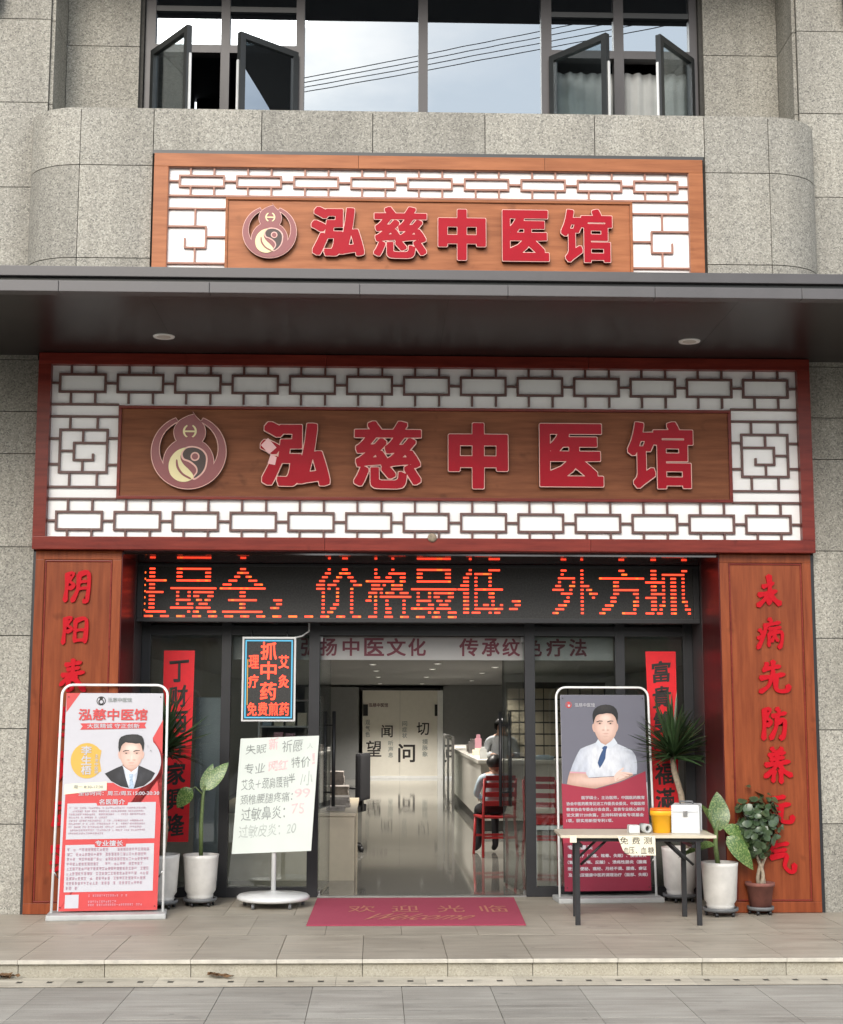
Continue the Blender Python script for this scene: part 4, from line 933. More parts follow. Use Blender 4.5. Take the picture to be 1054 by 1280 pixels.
# portrait, flat print: shoulders, shirt, tie, neck, face, hair
def lp(x, y): u, v = a(x, y); return (u - W_ / 2, 0.055 + H_ - v)
SK, SD, SH = (0.70, 0.50, 0.42), (0.48, 0.29, 0.225), (0.80, 0.63, 0.55); mm = W_ / 792
photo_print('left_face', SK, SD, lp(684, 700), (115 * mm, 150 * mm), [(lp(684, 640), (70 * mm, 40 * mm), SH, 0.6), (lp(686, 728), (14 * mm, 34 * mm), SH, 0.5), (lp(660, 745), (22 * mm, 12 * mm), SD, 0.7), (lp(708, 745), (20 * mm, 12 * mm), SD, 0.7), (lp(642, 684), (40 * mm, 22 * mm), SD, 0.75), (lp(728, 684), (40 * mm, 22 * mm), SD, 0.75), (lp(684, 790), (40 * mm, 12 * mm), SD, 0.5), (lp(684, 768), (34 * mm, 9 * mm), (0.45, 0.16, 0.14), 0.8)], 0.12, 60)
photo_print('left_neck', SD, (0.30, 0.17, 0.13), lp(684, 850), (90 * mm, 70 * mm))
photo_print('left_suit', (0.030, 0.030, 0.036), (0.008, 0.008, 0.010), lp(700, 870), (200 * mm, 100 * mm), [], 0.7, 22)
photo_print('left_shirt', (0.66, 0.68, 0.73), (0.42, 0.45, 0.52), lp(680, 880), (60 * mm, 120 * mm), [], 0.35, 40)
photo_print('dark_hair', (0.022, 0.020, 0.020), (0.006, 0.006, 0.006), lp(690, 560), (90 * mm, 40 * mm), [], 0.75, 60, (3, 1, 0.6))
poly('suit', A([(468, 858), (520, 832), (560, 812), (612, 790), (745, 790), (800, 815), (845, 835), (880, 855), (850, 910), (790, 960), (700, 985), (600, 965), (520, 920)]), 3, 'left_suit')
poly('shirt', A([(612, 796), (640, 900), (668, 984), (705, 985), (728, 900), (745, 798), (680, 830)]), 4, 'left_shirt')
poly('lapel', A([(606, 796), (590, 850), (615, 868), (605, 885), (664, 984), (640, 896), (616, 800)]), 4.4, 'suit_print'); poly('lapel', A([(750, 796), (768, 850), (742, 868), (752, 885), (710, 984), (730, 896), (742, 800)]), 4.4, 'suit_print')
poly('collar', A([(612, 790), (640, 850), (668, 868), (684, 846), (640, 815)]), 5.4, 'shirt_print'); poly('collar', A([(745, 790), (728, 850), (700, 868), (684, 846), (725, 815)]), 5.4, 'shirt_print')
poly('tie', A([(664, 862), (704, 862), (697, 896), (708, 984), (668, 984), (671, 896)]), 5, 'tie_pale')
poly('neck', A([(618, 740), (738, 740), (742, 795), (720, 820), (685, 848), (645, 820), (612, 795)]), 5, 'left_neck')
poly('ear', A([(588, 670), (577, 680), (575, 700), (582, 730), (600, 742), (600, 680)]), 5, 'skin_shade'); poly('ear', A([(775, 670), (788, 680), (790, 700), (782, 730), (765, 742), (765, 680)]), 5, 'skin_shade')
poly('face', A([(594, 610), (589, 690), (596, 735), (608, 768), (632, 800), (658, 817), (684, 822), (710, 817), (735, 800), (758, 768), (770, 735), (777, 690), (772, 610), (684, 580)]), 6, 'left_face')
poly('hair', A([(584, 680), (577, 640), (578, 600), (584, 570), (598, 550), (640, 533), (690, 528), (735, 530), (768, 544), (782, 566), (789, 605), (786, 645), (780, 675), (772, 650), (766, 625), (752, 604), (720, 608), (690, 602), (660, 600), (636, 596), (614, 612), (602, 628), (594, 660)]), 7, 'dark_hair')
for x in (642, 728):
    poly('eyebrow', A([(x - 28, 670), (x - 4, 661), (x + 24, 664), (x + 26, 669), (x - 2, 668), (x - 26, 677)]), 7, 'hair_print'); poly('eye', A([(x - 18, 689), (x - 6, 683), (x + 8, 683), (x + 18, 689), (x + 4, 693), (x - 8, 693)]), 7, 'skin_shade'); poly('eye', A([(x - 7, 684), (x + 7, 684), (x + 7, 692), (x - 7, 692)]), 7.5, 'ink')
poly('mouth', A([(656, 767), (676, 763), (684, 765), (692, 763), (712, 767), (684, 770)]), 7, 'skin_shade')
tx('周一 8:30-17:30', 218, 953, 455, 982, 'ink_grey', 0.008); tx('坐诊时间：周三/周五15:00-20:30', 258, 1002, 915, 1040, 'print_white', 0.012)
for y0, y1, tt, xa, xb, rowv, h in ((1085, 1395, '名医简介', 425, 635, [(1135 + 26 * i, 0.92 if i not in (3, 8) else 0.45) for i in range(9)], 0.0125), (1425, 1822, '专业擅长', 398, 622, [(1470 + 39 * i, 0.98 if i not in (7, 8) else (0.9, 0.12)[i - 7]) for i in range(9)], 0.021)):
    dx = -12 if y0 > 1300 else 0
    poly('text_box', A([(168 + dx, y0 + 20), (888 + dx, y0 + 10), (880 + dx, y1), (158 + dx, y1 + 4)]), 2, 'print_white')
    poly('heading_tab', A([(395 + dx - 10, y0 - 25), (680 + dx - 10, y0 - 30), (655 + dx, y0 + 36), (410 + dx, y0 + 38)]), 3, 'print_red')
    tx(tt, xa, y0 - 16, xb, y0 + 30, 'print_white', 0.02)
    small([(a(0, v)[1], f) for v, f in rowv], a(185 + dx, y0)[0], a(850 + dx, y0)[0], 'print_pink', h, gap=0.13, seed=int(y0))
poly('blank_square', A([(158, 1848), (268, 1846), (265, 1955), (154, 1956)]), 2, 'print_white')
small([(a(0, 1848)[1], 0.68), (a(0, 1896)[1], 0.5), (a(0, 1922)[1], 0.95)], a(345, 1850)[0], a(800, 1850)[0], 'print_rose', 0.0155, seed=9)

W_, H_ = 0.75, 1.66
T, poly, txt, small = poster_stand('grey and crimson poster stand showing man in white shirt, behind the table', (1.985, 0.73, 0), R(4), W_, H_, 0.085, 0.07)
def a(x, y):
    t = (y - 22) / 990; return ((x - (165 + 25 * t)) / (442 - 20 * t) * W_, t * H_)
poly('grey_field', [(0.001, 0.001), (W_ - .001, 0.001), (W_ - .001, 0.75), (0.001, 0.85)], 1, 'print_grey')
poly('crimson_field', A([(172, 475), (258, 490), (345, 503), (470, 470), (600, 413), (612, 700), (180, 700)]), 4.4, 'print_crimson')
poly('crimson_field', A([(180, 700), (612, 700), (612, 1012), (188, 1012)]), 4.4, 'print_crimson_dark')
poly('swoosh', A([(178, 740), (330, 730), (460, 745), (604, 728), (604, 745), (470, 775), (330, 762), (180, 775)]), 5, 'print_crimson')
mini_emblem(poly, *a(209, 72), 0.028, 2, 'print_red', 'print_white'); txt('泓慈中医馆', *[v for p in zip(a(240, 64), a(345, 84)) for v in p], 'print_white', 0.008)
b7 = lambda pts: [a(660 - 660 + (690 - 660) * 4 + x / 7.53 * 4, (850 - 860) * 4 + y / 7.53 * 4) for x, y in pts]
def rp_(x, y): u, v = b7([(x, y)])[0]; return (u - W_ / 2, 0.085 + H_ - v)
mm = W_ / 442 * 4 / 7.53; SK, SD, SH = (0.74, 0.53, 0.45), (0.52, 0.32, 0.25), (0.82, 0.66, 0.58)
photo_print('right_face', SK, SD, rp_(528, 425), (135 * mm, 175 * mm), [(rp_(528, 335), (80 * mm, 42 * mm), SH, 0.6), (rp_(526, 440), (15 * mm, 40 * mm), SH, 0.6), (rp_(504, 458), (24 * mm, 14 * mm), SD, 0.75), (rp_(550, 458), (22 * mm, 14 * mm), SD, 0.75), (rp_(470, 390), (44 * mm, 24 * mm), SD, 0.7), (rp_(575, 390), (44 * mm, 24 * mm), SD, 0.7), (rp_(528, 520), (44 * mm, 12 * mm), SD, 0.45), (rp_(528, 492), (36 * mm, 9 * mm), (0.50, 0.19, 0.17), 0.8)], 0.10, 60)
photo_print('right_neck', SD, (0.34, 0.20, 0.15), rp_(525, 590), (90 * mm, 80 * mm))
photo_print('white_shirt', (0.70, 0.73, 0.78), (0.46, 0.50, 0.58), rp_(520, 760), (330 * mm, 260 * mm), [(rp_(330, 800), (40 * mm, 110 * mm), (0.42, 0.46, 0.55), 0.5), (rp_(690, 780), (50 * mm, 100 * mm), (0.44, 0.48, 0.56), 0.45), (rp_(420, 700), (40 * mm, 120 * mm), (0.78, 0.80, 0.83), 0.6)], 0.30, 24)
photo_print('arm_skin', (0.70, 0.49, 0.41), (0.50, 0.31, 0.24), rp_(420, 930), (330 * mm, 75 * mm), [(rp_(340, 900), (60 * mm, 30 * mm), SD, 0.5)], 0.12, 40)
photo_print('right_hair', (0.028, 0.024, 0.022), (0.008, 0.007, 0.007), rp_(520, 240), (100 * mm, 50 * mm), [], 0.75, 60, (3, 1, 0.6))
poly('shirt', b7([(455, 555), (430, 578), (400, 592), (335, 615), (280, 640), (258, 675), (235, 720), (205, 790), (180, 860), (330, 870), (345, 915), (600, 900), (820, 880), (826, 820), (824, 760), (815, 710), (800, 680), (780, 656), (750, 640), (690, 612), (640, 590), (605, 535), (525, 600)]), 2, 'white_shirt')
poly('forearm', b7([(178, 855), (162, 910), (150, 975), (250, 1000), (340, 1012), (420, 1018), (520, 990), (620, 962), (700, 935), (790, 890), (760, 868), (690, 862), (650, 900), (590, 906), (520, 908), (430, 916), (360, 918), (340, 890), (322, 862)]), 3, 'arm_skin')
poly('hand', b7([(600, 905), (620, 872), (650, 846), (690, 818), (700, 822), (690, 838), (660, 858), (720, 862), (782, 872), (778, 880), (700, 878), (745, 892), (738, 902), (690, 898), (715, 908), (690, 918), (640, 935), (610, 950)]), 3.4, 'skin_print')
for q in ([(668, 868), (720, 872), (700, 876)], [(655, 884), (700, 890), (690, 894)], [(618, 930), (650, 912), (630, 936)]): poly('finger_shadow', b7(q), 3.8, 'skin_shade')
poly('sleeve_edge', b7([(176, 858), (330, 862), (336, 876), (178, 870)]), 3.6, 'print_rose')
poly('tie', b7([(478, 612), (545, 612), (530, 648), (524, 690), (520, 730), (495, 780), (465, 825), (445, 775), (462, 720), (485, 668), (498, 648)]), 3, 'tie_print')
poly('neck', b7([(455, 500), (600, 500), (603, 540), (570, 570), (520, 604), (480, 585), (452, 556)]), 2.6, 'right_neck')
poly('collar', b7([(452, 545), (430, 580), (478, 640), (522, 602), (480, 580)]), 3.4, 'shirt_print'); poly('collar', b7([(606, 530), (640, 585), (560, 640), (524, 602), (575, 570)]), 3.4, 'shirt_print')
poly('ear', b7([(410, 395), (398, 405), (396, 430), (402, 455), (412, 475), (430, 480), (425, 400)]), 2.6, 'skin_shade'); poly('ear', b7([(636, 390), (650, 402), (652, 425), (646, 452), (635, 472), (618, 478), (625, 395)]), 2.6, 'skin_shade')
poly('face', b7([(412, 320), (413, 420), (420, 468), (432, 505), (455, 545), (490, 573), (528, 584), (565, 573), (600, 545), (622, 505), (634, 468), (641, 420), (640, 320), (528, 270)]), 3, 'right_face')
poly('hair', b7([(410, 395), (402, 350), (400, 310), (408, 275), (425, 250), (450, 230), (485, 216), (530, 209), (575, 214), (610, 228), (636, 254), (650, 295), (650, 340), (640, 395), (634, 365), (624, 335), (606, 312), (585, 298), (540, 294), (500, 302), (470, 304), (445, 314), (428, 335), (418, 365)]), 4, 'right_hair')
for x in (470, 575):
    poly('eyebrow', b7([(x - 32, 376), (x - 4, 365), (x + 28, 368), (x + 30, 375), (x - 2, 373), (x - 30, 383)]), 4, 'hair_print'); poly('eye', b7([(x - 20, 395), (x - 8, 388), (x + 9, 388), (x + 20, 395), (x + 4, 400), (x - 9, 400)]), 4, 'skin_shade'); poly('eye', b7([(x - 8, 388), (x + 8, 388), (x + 8, 399), (x - 8, 399)]), 4.4, 'ink')
poly('mouth', b7([(493, 491), (518, 486), (528, 488), (540, 486), (562, 491), (528, 495)]), 4, 'skin_shade')
def tx(s, x0, y0, x1, y1, mat='print_white', bold=0.02, k=7): p, q = a(x0, y0), a(x1, y1); txt(s, p[0], q[0], p[1], q[1], mat, bold, k)
tx('医学硕士，主治医师，中国医药教育', 272, 538, 592, 556); tx('协会中医药教育促进工作委员会委员、中国医师', 196, 568, 592, 586)
tx('教育协会专委会分会会员，发表专业核心期刊', 196, 597, 588, 615); tx('论文累计20余篇，主持科研省级专项基金', 196, 625, 585, 643); tx('1项，获实用新型专利1项、', 196, 653, 430, 671)
tx('专业擅长', 202, 784, 326, 806); tx('擅长治疗（头痛、眩晕、失眠）、慢性胃炎', 202, 828, 592, 846); tx('（胃痛、打嗝、反酸）、溃疡性肠炎（腹痛', 202, 860, 592, 878)
tx('泄泻、便秘、痛经、月经不调、腰痛、痹证', 202, 892, 592, 910); tx('及其他亚健康中医药调理治疗（面部、失眠）', 206, 923, 596, 941)

# ------------------------------------------------------------------ whiteboard on a round wheeled base
Wb = Thing('whiteboard_stand', 'handwritten paper notice board on white pole with round wheeled base', 'notice board', (-0.845, 0.44, 0), 0, local=True)
bm = bmesh.new(); lathe(bm, [(0.27, 0.052), (0.298, 0.062), (0.302, 0.082), (0.285, 0.098), (0.10, 0.108), (0.03, 0.125)], 0, 0, 40); Wb.add('base', bm, 'white_plastic')
for k in range(5):
    t = 2 * math.pi * (k + 0.25) / 5; bm = bmesh.new(); x, y = 0.255 * math.cos(t), 0.255 * math.sin(t)
    lathe(bm, [(0.012, 0.04), (0.012, 0.06)], x, y, 8); tube(bm, [(x - 0.012, y, 0.0235), (x + 0.012, y, 0.0235)], 0.0235, 14); Wb.add('caster', bm, 'dark_grey_plastic')
bm = bmesh.new(); tube(bm, [(0, 0.0, 0.12), (0, 0, 1.2)], 0.02, 14); Wb.add('pole', bm, 'white_plastic')
cx, cz, ww, hh, rl = 0.01, 0.912, 0.655, 0.945, R(-2.2)
ca, sa = math.cos(rl), math.sin(rl)
def wpos(u, v, y): u -= ww / 2; v = hh / 2 - v; return (cx + u * ca - v * sa + 0.02 * (v / hh), y, cz - u * sa * 1.0 + v * ca)
bm = bmesh.new(); q = [wpos(0, 0, 0), wpos(ww, 0, 0), wpos(ww, hh, 0), wpos(0, hh, 0)]
prism(bm, [(p[0], p[2]) for p in q], -0.038, -0.022); board = Wb.add('board', bm, 'paper')
def wt(s, x0, y0, x1, y1, mat, bold=0.0):             # grid: 878 x 1280 sketch of the sheet
    u0, v0, u1, v1 = (x0 - 20) / 725 * ww, (y0 - 135) / 1040 * hh, (x1 - 20) / 725 * ww, (y1 - 135) / 1040 * hh
    Wb.add('handwriting', text_bm(s, u0, u1, -v1, -v0, 0, 0, bold, skew=0.04, brush=0.0035, place=lambda p: wpos(p[0], -p[2], -0.0395 + p[1])), mat, parent=board)
wt('失眠', 75, 195, 265, 280, 'ink_grey'); wt('新', 285, 140, 372, 250, 'ink_pink', 0.02); wt('祈愿', 410, 165, 600, 275, 'ink_grey'); wt('人', 640, 200, 690, 250, 'ink_dim')
wt('专业', 75, 365, 265, 460, 'ink_grey'); wt('网红', 300, 345, 475, 440, 'ink_pink', 0.02); wt('特价', 505, 320, 680, 420, 'ink_grey'); wt('！', 695, 290, 722, 395, 'ink_pink', 0.02)
wt('艾灸＋颈肩腰背', 60, 500, 500, 600, 'ink_grey'); wt('半', 490, 470, 550, 560, 'ink_grey', 0.01); wt('/小', 600, 455, 715, 585, 'ink_dim')
wt('颈椎腰腿疼痛：', 60, 640, 540, 730, 'ink_grey'); wt('99', 555, 610, 700, 690, 'ink_pink', 0.01)
wt('过敏鼻炎：', 80, 760, 480, 880, 'ink_grey'); wt('75', 540, 745, 655, 835, 'ink_pink'); wt('过敏皮炎：20', 70, 915, 590, 1030, 'ink_dim')

# ------------------------------------------------------------------ folding table and the things on it
TB = Thing('folding_table', 'narrow folding table with pale top and black legs in front of the poster', 'table', (2.0, -0.46, 0), R(-2), local=True)
TZ = 0.672
TB.add('table_top', bmbox(-0.59, 0.59, -0.30, 0.30, TZ - 0.022, TZ, bev=0.003), 'table_top')
for s in (-1, 1):
    x = s * 0.43
    for y in (-0.23, 0.25):
        TB.add('leg', bmbox(x - 0.019 + s * (0.03 if y < 0 else 0.0), x + 0.019 + s * (0.03 if y < 0 else 0.0), y - 0.016, y + 0.016, 0.0, TZ - 0.05, bev=0.004), 'table_leg')
    TB.add('cross_bar', bmbox(x - 0.014, x + 0.014, -0.214, 0.234, TZ - 0.10, TZ - 0.075), 'table_leg')
    for yb in (-0.19, 0.19): bm = bmesh.new(); tube(bm, [(x, yb, TZ - 0.23), (x - s * 0.20, yb, TZ - 0.045)], 0.010, 8); TB.add('brace', bm, 'table_leg')
for y in (-0.235, 0.255): TB.add('apron', bmbox(-0.50, 0.50, y - 0.012, y + 0.012, TZ - 0.052, TZ - 0.0225), 'table_leg')
TB.add('tape', bmbox(-0.52, -0.47, -0.3035, -0.3008, TZ - 0.055, TZ - 0.004), 'paper_cream')
# bucket
Bk = Thing('bucket', 'yellow plastic container with orange lid on the table', 'bucket', (2.215, -0.52, TZ), local=True)
bm = bmesh.new(); lathe(bm, [(0.068, 0.0), (0.073, 0.004), (0.083, 0.13), (0.092, 0.132), (0.092, 0.165), (0.088, 0.17)], 0, 0, 28, 1.0, 0.8); Bk.add('body', bm, 'bucket_yellow')
bm = bmesh.new(); lathe(bm, [(0.091, 0.1705), (0.093, 0.178), (0.085, 0.188), (0.03, 0.192)], 0, 0, 28, 1.0, 0.8); Bk.add('lid', bm, 'lid_orange')
# white case
Cs = Thing('case', 'white metal edged storage case with latch at the table end', 'case', (2.42, -0.47, TZ), R(-16), local=True)
Cs.add('body', bmbox(-0.10, 0.10, -0.13, 0.15, 0.001, 0.165, bev=0.006), 'white_plastic'); Cs.add('lid', bmbox(-0.102, 0.102, -0.132, 0.152, 0.1665, 0.215, bev=0.006), 'white_plastic')
for x in (-0.101, 0.101):
    for y in (-0.131, 0.151): Cs.add('edge_strip', bmbox(x - 0.006, x + 0.006, y - 0.006, y + 0.006, 0.002, 0.212), 'alu')
Cs.add('edge_strip', bmbox(-0.104, 0.104, -0.1345, -0.1322, 0.160, 0.172), 'alu')
Cs.add('latch', bmbox(-0.016, 0.016, -0.141, -0.135, 0.128, 0.175, bev=0.003), 'steel')
bm = bmesh.new(); tube(bm, [(-0.05, 0.01, 0.216), (-0.045, 0.01, 0.235), (0.045, 0.01, 0.235), (0.05, 0.01, 0.216)], 0.007, 8); Cs.add('handle', bm, 'dark_grey_plastic')
# packet and rolled cuff
bm = bmesh.new(); box(bm, 1.945, 2.030, -0.60, -0.50, TZ + 0.0005, TZ + 0.062, bev=0.012)
single('packet', bm, 'white_plastic', 'small white packet on the table left of the grey roll', 'packet')
Rl = Thing('cuff_roll', 'grey rolled cuff lying on the table between packet and yellow container', 'cuff', (2.075, -0.56, TZ), R(18), local=True)
bm = bmesh.new(); n = 24
pr = [(0.036, -0.05), (0.036, 0.05), (0.020, 0.05), (0.020, -0.05), (0.036, -0.05)]
rg = [[bm.verts.new((r * math.cos(2 * math.pi * k / n), y, 0.037 + r * math.sin(2 * math.pi * k / n))) for k in range(n)] for r, y in pr[:4]]
for i in range(4):
    for k in range(n): f = bm.faces.new((rg[i][k], rg[i][(k + 1) % n], rg[(i + 1) % 4][(k + 1) % n], rg[(i + 1) % 4][k])); f.smooth = True
bmesh.ops.recalc_face_normals(bm, faces=bm.faces); Rl.add('roll', bm, 'grey_plastic')
bm = bmesh.new(); tube(bm, [(0, -0.03, 0.037), (0, 0.04, 0.037)], 0.016, 14); Rl.add('bulb', bm, 'black_plastic')
# paper notice hanging at the table edge
Nt = Thing('paper_notice', 'cream paper notice taped to the front edge of the table', 'paper notice', (1.99, -0.77, 0.52))
zt, zb_ = TZ - 0.004, 0.525
pts = [(1.825, zt), (2.112, zt), (2.115, zb_), (1.93, zb_), (1.888, zb_ + 0.012), (1.865, zb_ + 0.04)]
Nt.add('sheet', None_bm([(pts, -0.7768, -0.7755)]), 'paper_cream')
for ch, x in zip('免费测', (1.845, 1.935, 2.025)): Nt.add('lettering', text_bm(ch, x, x + 0.062, 0.607, 0.660, -0.7775, 0, 0.006), 'ink')
for ch, x, w1 in zip('血压、血糖', (1.872, 1.912, 1.962, 2.002, 2.056), (0.038, 0.042, 0.014, 0.044, 0.046)): Nt.add('lettering', text_bm(ch, x, x + w1, 0.537, 0.537 + (0.016 if ch == '、' else 0.05), -0.7775, 0, 0.006), 'ink')

# ------------------------------------------------------------------ door mat
Mt = Thing('door_mat', 'crimson welcome mat with gold lettering at the doors', 'mat', (0.32, 0.1, 0))
bm = bmesh.new(); q = [(-0.517, -0.70), (1.135, -0.70), (1.195, 0.93), (-0.50, 0.90)]
va = [bm.verts.new((x, y, 0.010)) for x, y in q]; vb = [bm.verts.new((x, y, 0.002)) for x, y in q]; bm.faces.new(va); bm.faces.new(vb[::-1])
for i in range(4): bm.faces.new((va[i], vb[i], vb[(i + 1) % 4], va[(i + 1) % 4]))
bmesh.ops.recalc_face_normals(bm, faces=bm.faces); Mt.add('carpet', bm, 'mat_red')
flat = lambda p: (p[0], p[2], 0.0125 - p[1])
for ch, x in zip('欢迎光临', (-0.22, 0.13, 0.50, 0.85)): Mt.add('lettering', text_bm(ch, x, x + 0.22, -0.02, 0.38, 0, 0, 0.0, skew=0.05, place=flat), 'mat_gold')
Mt.add('lettering', text_bm('Welcome', -0.06, 0.78, -0.45, -0.10, 0, 0, 0.0, shear=0.5, place=flat), 'mat_gold')

# ------------------------------------------------------------------ potted plants
def pot(T, r0, r1, h, z0, mat='pot_white', foot=True):
    bm = bmesh.new()
    pr = [(r0 * 0.82, z0), (r0 * 0.86, z0 + 0.03), (r0 * 0.84, z0 + 0.045), (r0, z0 + 0.075), (r1, z0 + h - 0.03), (r1 + 0.004, z0 + h)] if foot else [(r0, z0), (r1, z0 + h - 0.03), (r1 + 0.012, z0 + h - 0.028), (r1 + 0.014, z0 + h)]
    pr += [(r1 - 0.012, z0 + h), (r1 - 0.018, z0 + h - 0.03), (r1 - 0.03, z0 + h - 0.035)]
    lathe(bm, pr, 0, 0, 36); o = T.add('pot', bm, mat)
    bm = bmesh.new(); lathe(bm, [(r1 - 0.022, z0 + h - 0.034), (r1 * 0.5, z0 + h - 0.022), (0.01, z0 + h - 0.026)], 0, 0, 24); T.add('soil', bm, 'soil'); return o
def caddy(T, r, z0=0.036):
    bm = bmesh.new(); lathe(bm, [(r * 0.9, z0), (r, z0 + 0.008), (r * 1.02, z0 + 0.03), (r * 0.95, z0 + 0.03), (r * 0.9, z0 + 0.014)], 0, 0, 32); c = T.add('plant_trolley', bm, 'dark_grey_plastic')
    for k in range(5):
        t = 2 * math.pi * (k + 0.35) / 5; x, y = r * 0.82 * math.cos(t), r * 0.82 * math.sin(t); bm = bmesh.new()
        tube(bm, [(x - 0.01, y, 0.018), (x + 0.01, y, 0.018)], 0.018, 12); lathe(bm, [(0.008, 0.02), (0.008, z0 + 0.002)], x, y, 8); T.add('wheel', bm, 'black_plastic', parent=c)
def blade(L, wd, droop, fold=0.25, n=8, tipw=0.0, p=0.75, wave=0.0):
    """leaf along +X, its upper side towards +Z"""
    bm = bmesh.new(); rows = []
    for i in range(n + 1):
        t = i / n; hw = wd / 2 * (math.sin(math.pi * min(1, max(0.0, t ** p))) ** 0.8 if p < 5 else (1 - t) ** 0.7) + tipw
        if p >= 5: hw = wd / 2 * (0.5 + 0.5 * min(1, t * 5)) * (1 - t) ** 0.55 + 0.0006
        x = L * t; z = -droop * t * t * L
        rows.append([bm.verts.new((x, s * hw, z + abs(s) * hw * fold + wave * math.sin(9 * t + s) * hw)) for s in (-1, 0, 1)])
    for i in range(n):
        for k in (0, 1): f = bm.faces.new((rows[i][k], rows[i + 1][k], rows[i + 1][k + 1], rows[i][k + 1])); f.smooth = True
    return bm
def leaf_obj(T, me, base, az, el, roll=0.0, scale=1.0, name='leaf'):
    """azimuth 0 = +X, elevation above horizontal"""
    d = Matrix.Rotation(az, 4, 'Z') @ Matrix.Rotation(-el, 4, 'Y') @ Matrix.Rotation(roll, 4, 'X')
    return T.copy_at(name, me, base, d.to_euler(), scale=(scale,) * 3)
def dumb_plant(label, loc, stems, leaves, pr, grp='potted plants by the entrance'):
    T = Thing('potted_plant', label, 'potted plant', loc, 0, grp, local=True); r0, r1, h = pr
    caddy(T, r0 * 1.08); pot(T, r0, r1, h, 0.052)
    for pts, r in stems:
        bm = bmesh.new(); tube(bm, pts, r, 10); T.add('stem', bm, 'stem_green')
    for base, L, wd, az, el, droop, roll in leaves:
        me = mesh_of('leaf', blade(L, wd, droop, 0.18, 10, wave=0.05), 'leaf_dumb'); leaf_obj(T, me, base, R(az), R(el), R(roll))
    return T
# spotted plant beside the left stand
dumb_plant('white pot with tall spotted leaf cane plant beside the notice board', (-1.455, 0.50, 0),
    [([(0.0, 0, 0.40), (-0.005, 0.0, 0.65), (0.005, 0, 0.88), (0.02, 0, 0.98)], [0.018, 0.017, 0.014, 0.008]), ([(0.01, 0, 0.9), (-0.06, -0.02, 0.97), (-0.09, -0.03, 0.945)], 0.006)],
    [((0.01, 0, 0.94), 0.31, 0.13, 10, 50, 0.12, 72), ((0.0, 0.02, 0.93), 0.25, 0.10, 30, 70, 0.1, 60), ((-0.085, -0.03, 0.96), 0.20, 0.14, 190, -50, 0.2, -66)], (0.128, 0.146, 0.365))
# big spotted plant at the right
dumb_plant('white pot with broad spotted leaves at the right table end', (2.735, -0.18, 0),
    [([(-0.01, 0, 0.38), (-0.03, 0, 0.55), (-0.02, -0.01, 0.68), (0.0, -0.02, 0.74)], [0.02, 0.02, 0.016, 0.01]), ([(-0.02, 0, 0.62), (-0.07, -0.03, 0.75), (-0.06, -0.05, 0.83)], 0.007)],
    [((0.005, -0.02, 0.66), 0.31, 0.175, 95, 82, 0.04, -8), ((0.03, -0.03, 0.68), 0.34, 0.14, -6, -10, 0.85, 55), ((-0.05, 0, 0.60), 0.25, 0.09, 170, 30, 0.9, -50), ((0.05, -0.06, 0.62), 0.30, 0.14, -30, -42, 0.6, 60), ((-0.04, 0.02, 0.7), 0.24, 0.09, 100, 60, 0.4, 20), ((-0.04, -0.03, 0.55), 0.22, 0.08, 200, 15, 1.0, -40)], (0.128, 0.143, 0.365))
# yuccas
def yucca(label, loc, trunk, head, n, Lr, pr, seed, hidden_pot=False):
    T = Thing('potted_plant', label, 'potted plant', loc, 0, 'potted plants by the entrance', local=True); rnd = random.Random(seed); r0, r1, h = pr
    caddy(T, r0 * 1.08); pot(T, r0, r1, h, 0.052)
    bm = bmesh.new(); tube(bm, trunk, [0.032, 0.030, 0.027, 0.026, 0.022][:len(trunk)], 12); T.add('trunk', bm, 'bark_pale')
    ms = [mesh_of('leaf', blade(L, 0.034, d, 0.4, 7, p=9), 'leaf_yucca') for L, d in ((Lr, 0.10), (Lr * 0.9, 0.22), (Lr * 0.8, 0.35), (Lr * 1.05, 0.02))]
    hx = Vector(head)
    for k in range(n):
        u = (k + 0.5) / n; el = 88 - 92 * u ** 1.1 + rnd.uniform(-9, 9); az = k * 137.5 + rnd.uniform(-10, 10)
        b = hx + Vector((0.018 * math.cos(R(az)), 0.018 * math.sin(R(az)), 0.10 * (1 - u) - 0.02)); leaf_obj(T, ms[rnd.randrange(4)], b, R(az), R(el), rnd.uniform(-0.6, 0.6), rnd.uniform(0.62, 1.15))
yucca('white pot with dark spiky yucca on leaning pale trunk behind the table', (2.60, 0.72, 0), [(0.06, 0, 0.38), (0.055, 0, 0.65), (0.025, 0, 0.90), (-0.03, 0, 1.10), (-0.04, 0, 1.22)], (-0.035, 0, 1.22), 190, 0.42, (0.135, 0.150, 0.40), 3)
yucca('spiky yucca plant half hidden behind the white and red poster stand', (-1.76, 0.35, 0), [(0.0, 0, 0.38), (0.02, 0, 0.65), (0.0, 0, 0.90), (0.0, 0, 1.12), (0.0, 0, 1.24)], (0.0, 0, 1.26), 170, 0.44, (0.13, 0.146, 0.38), 5)
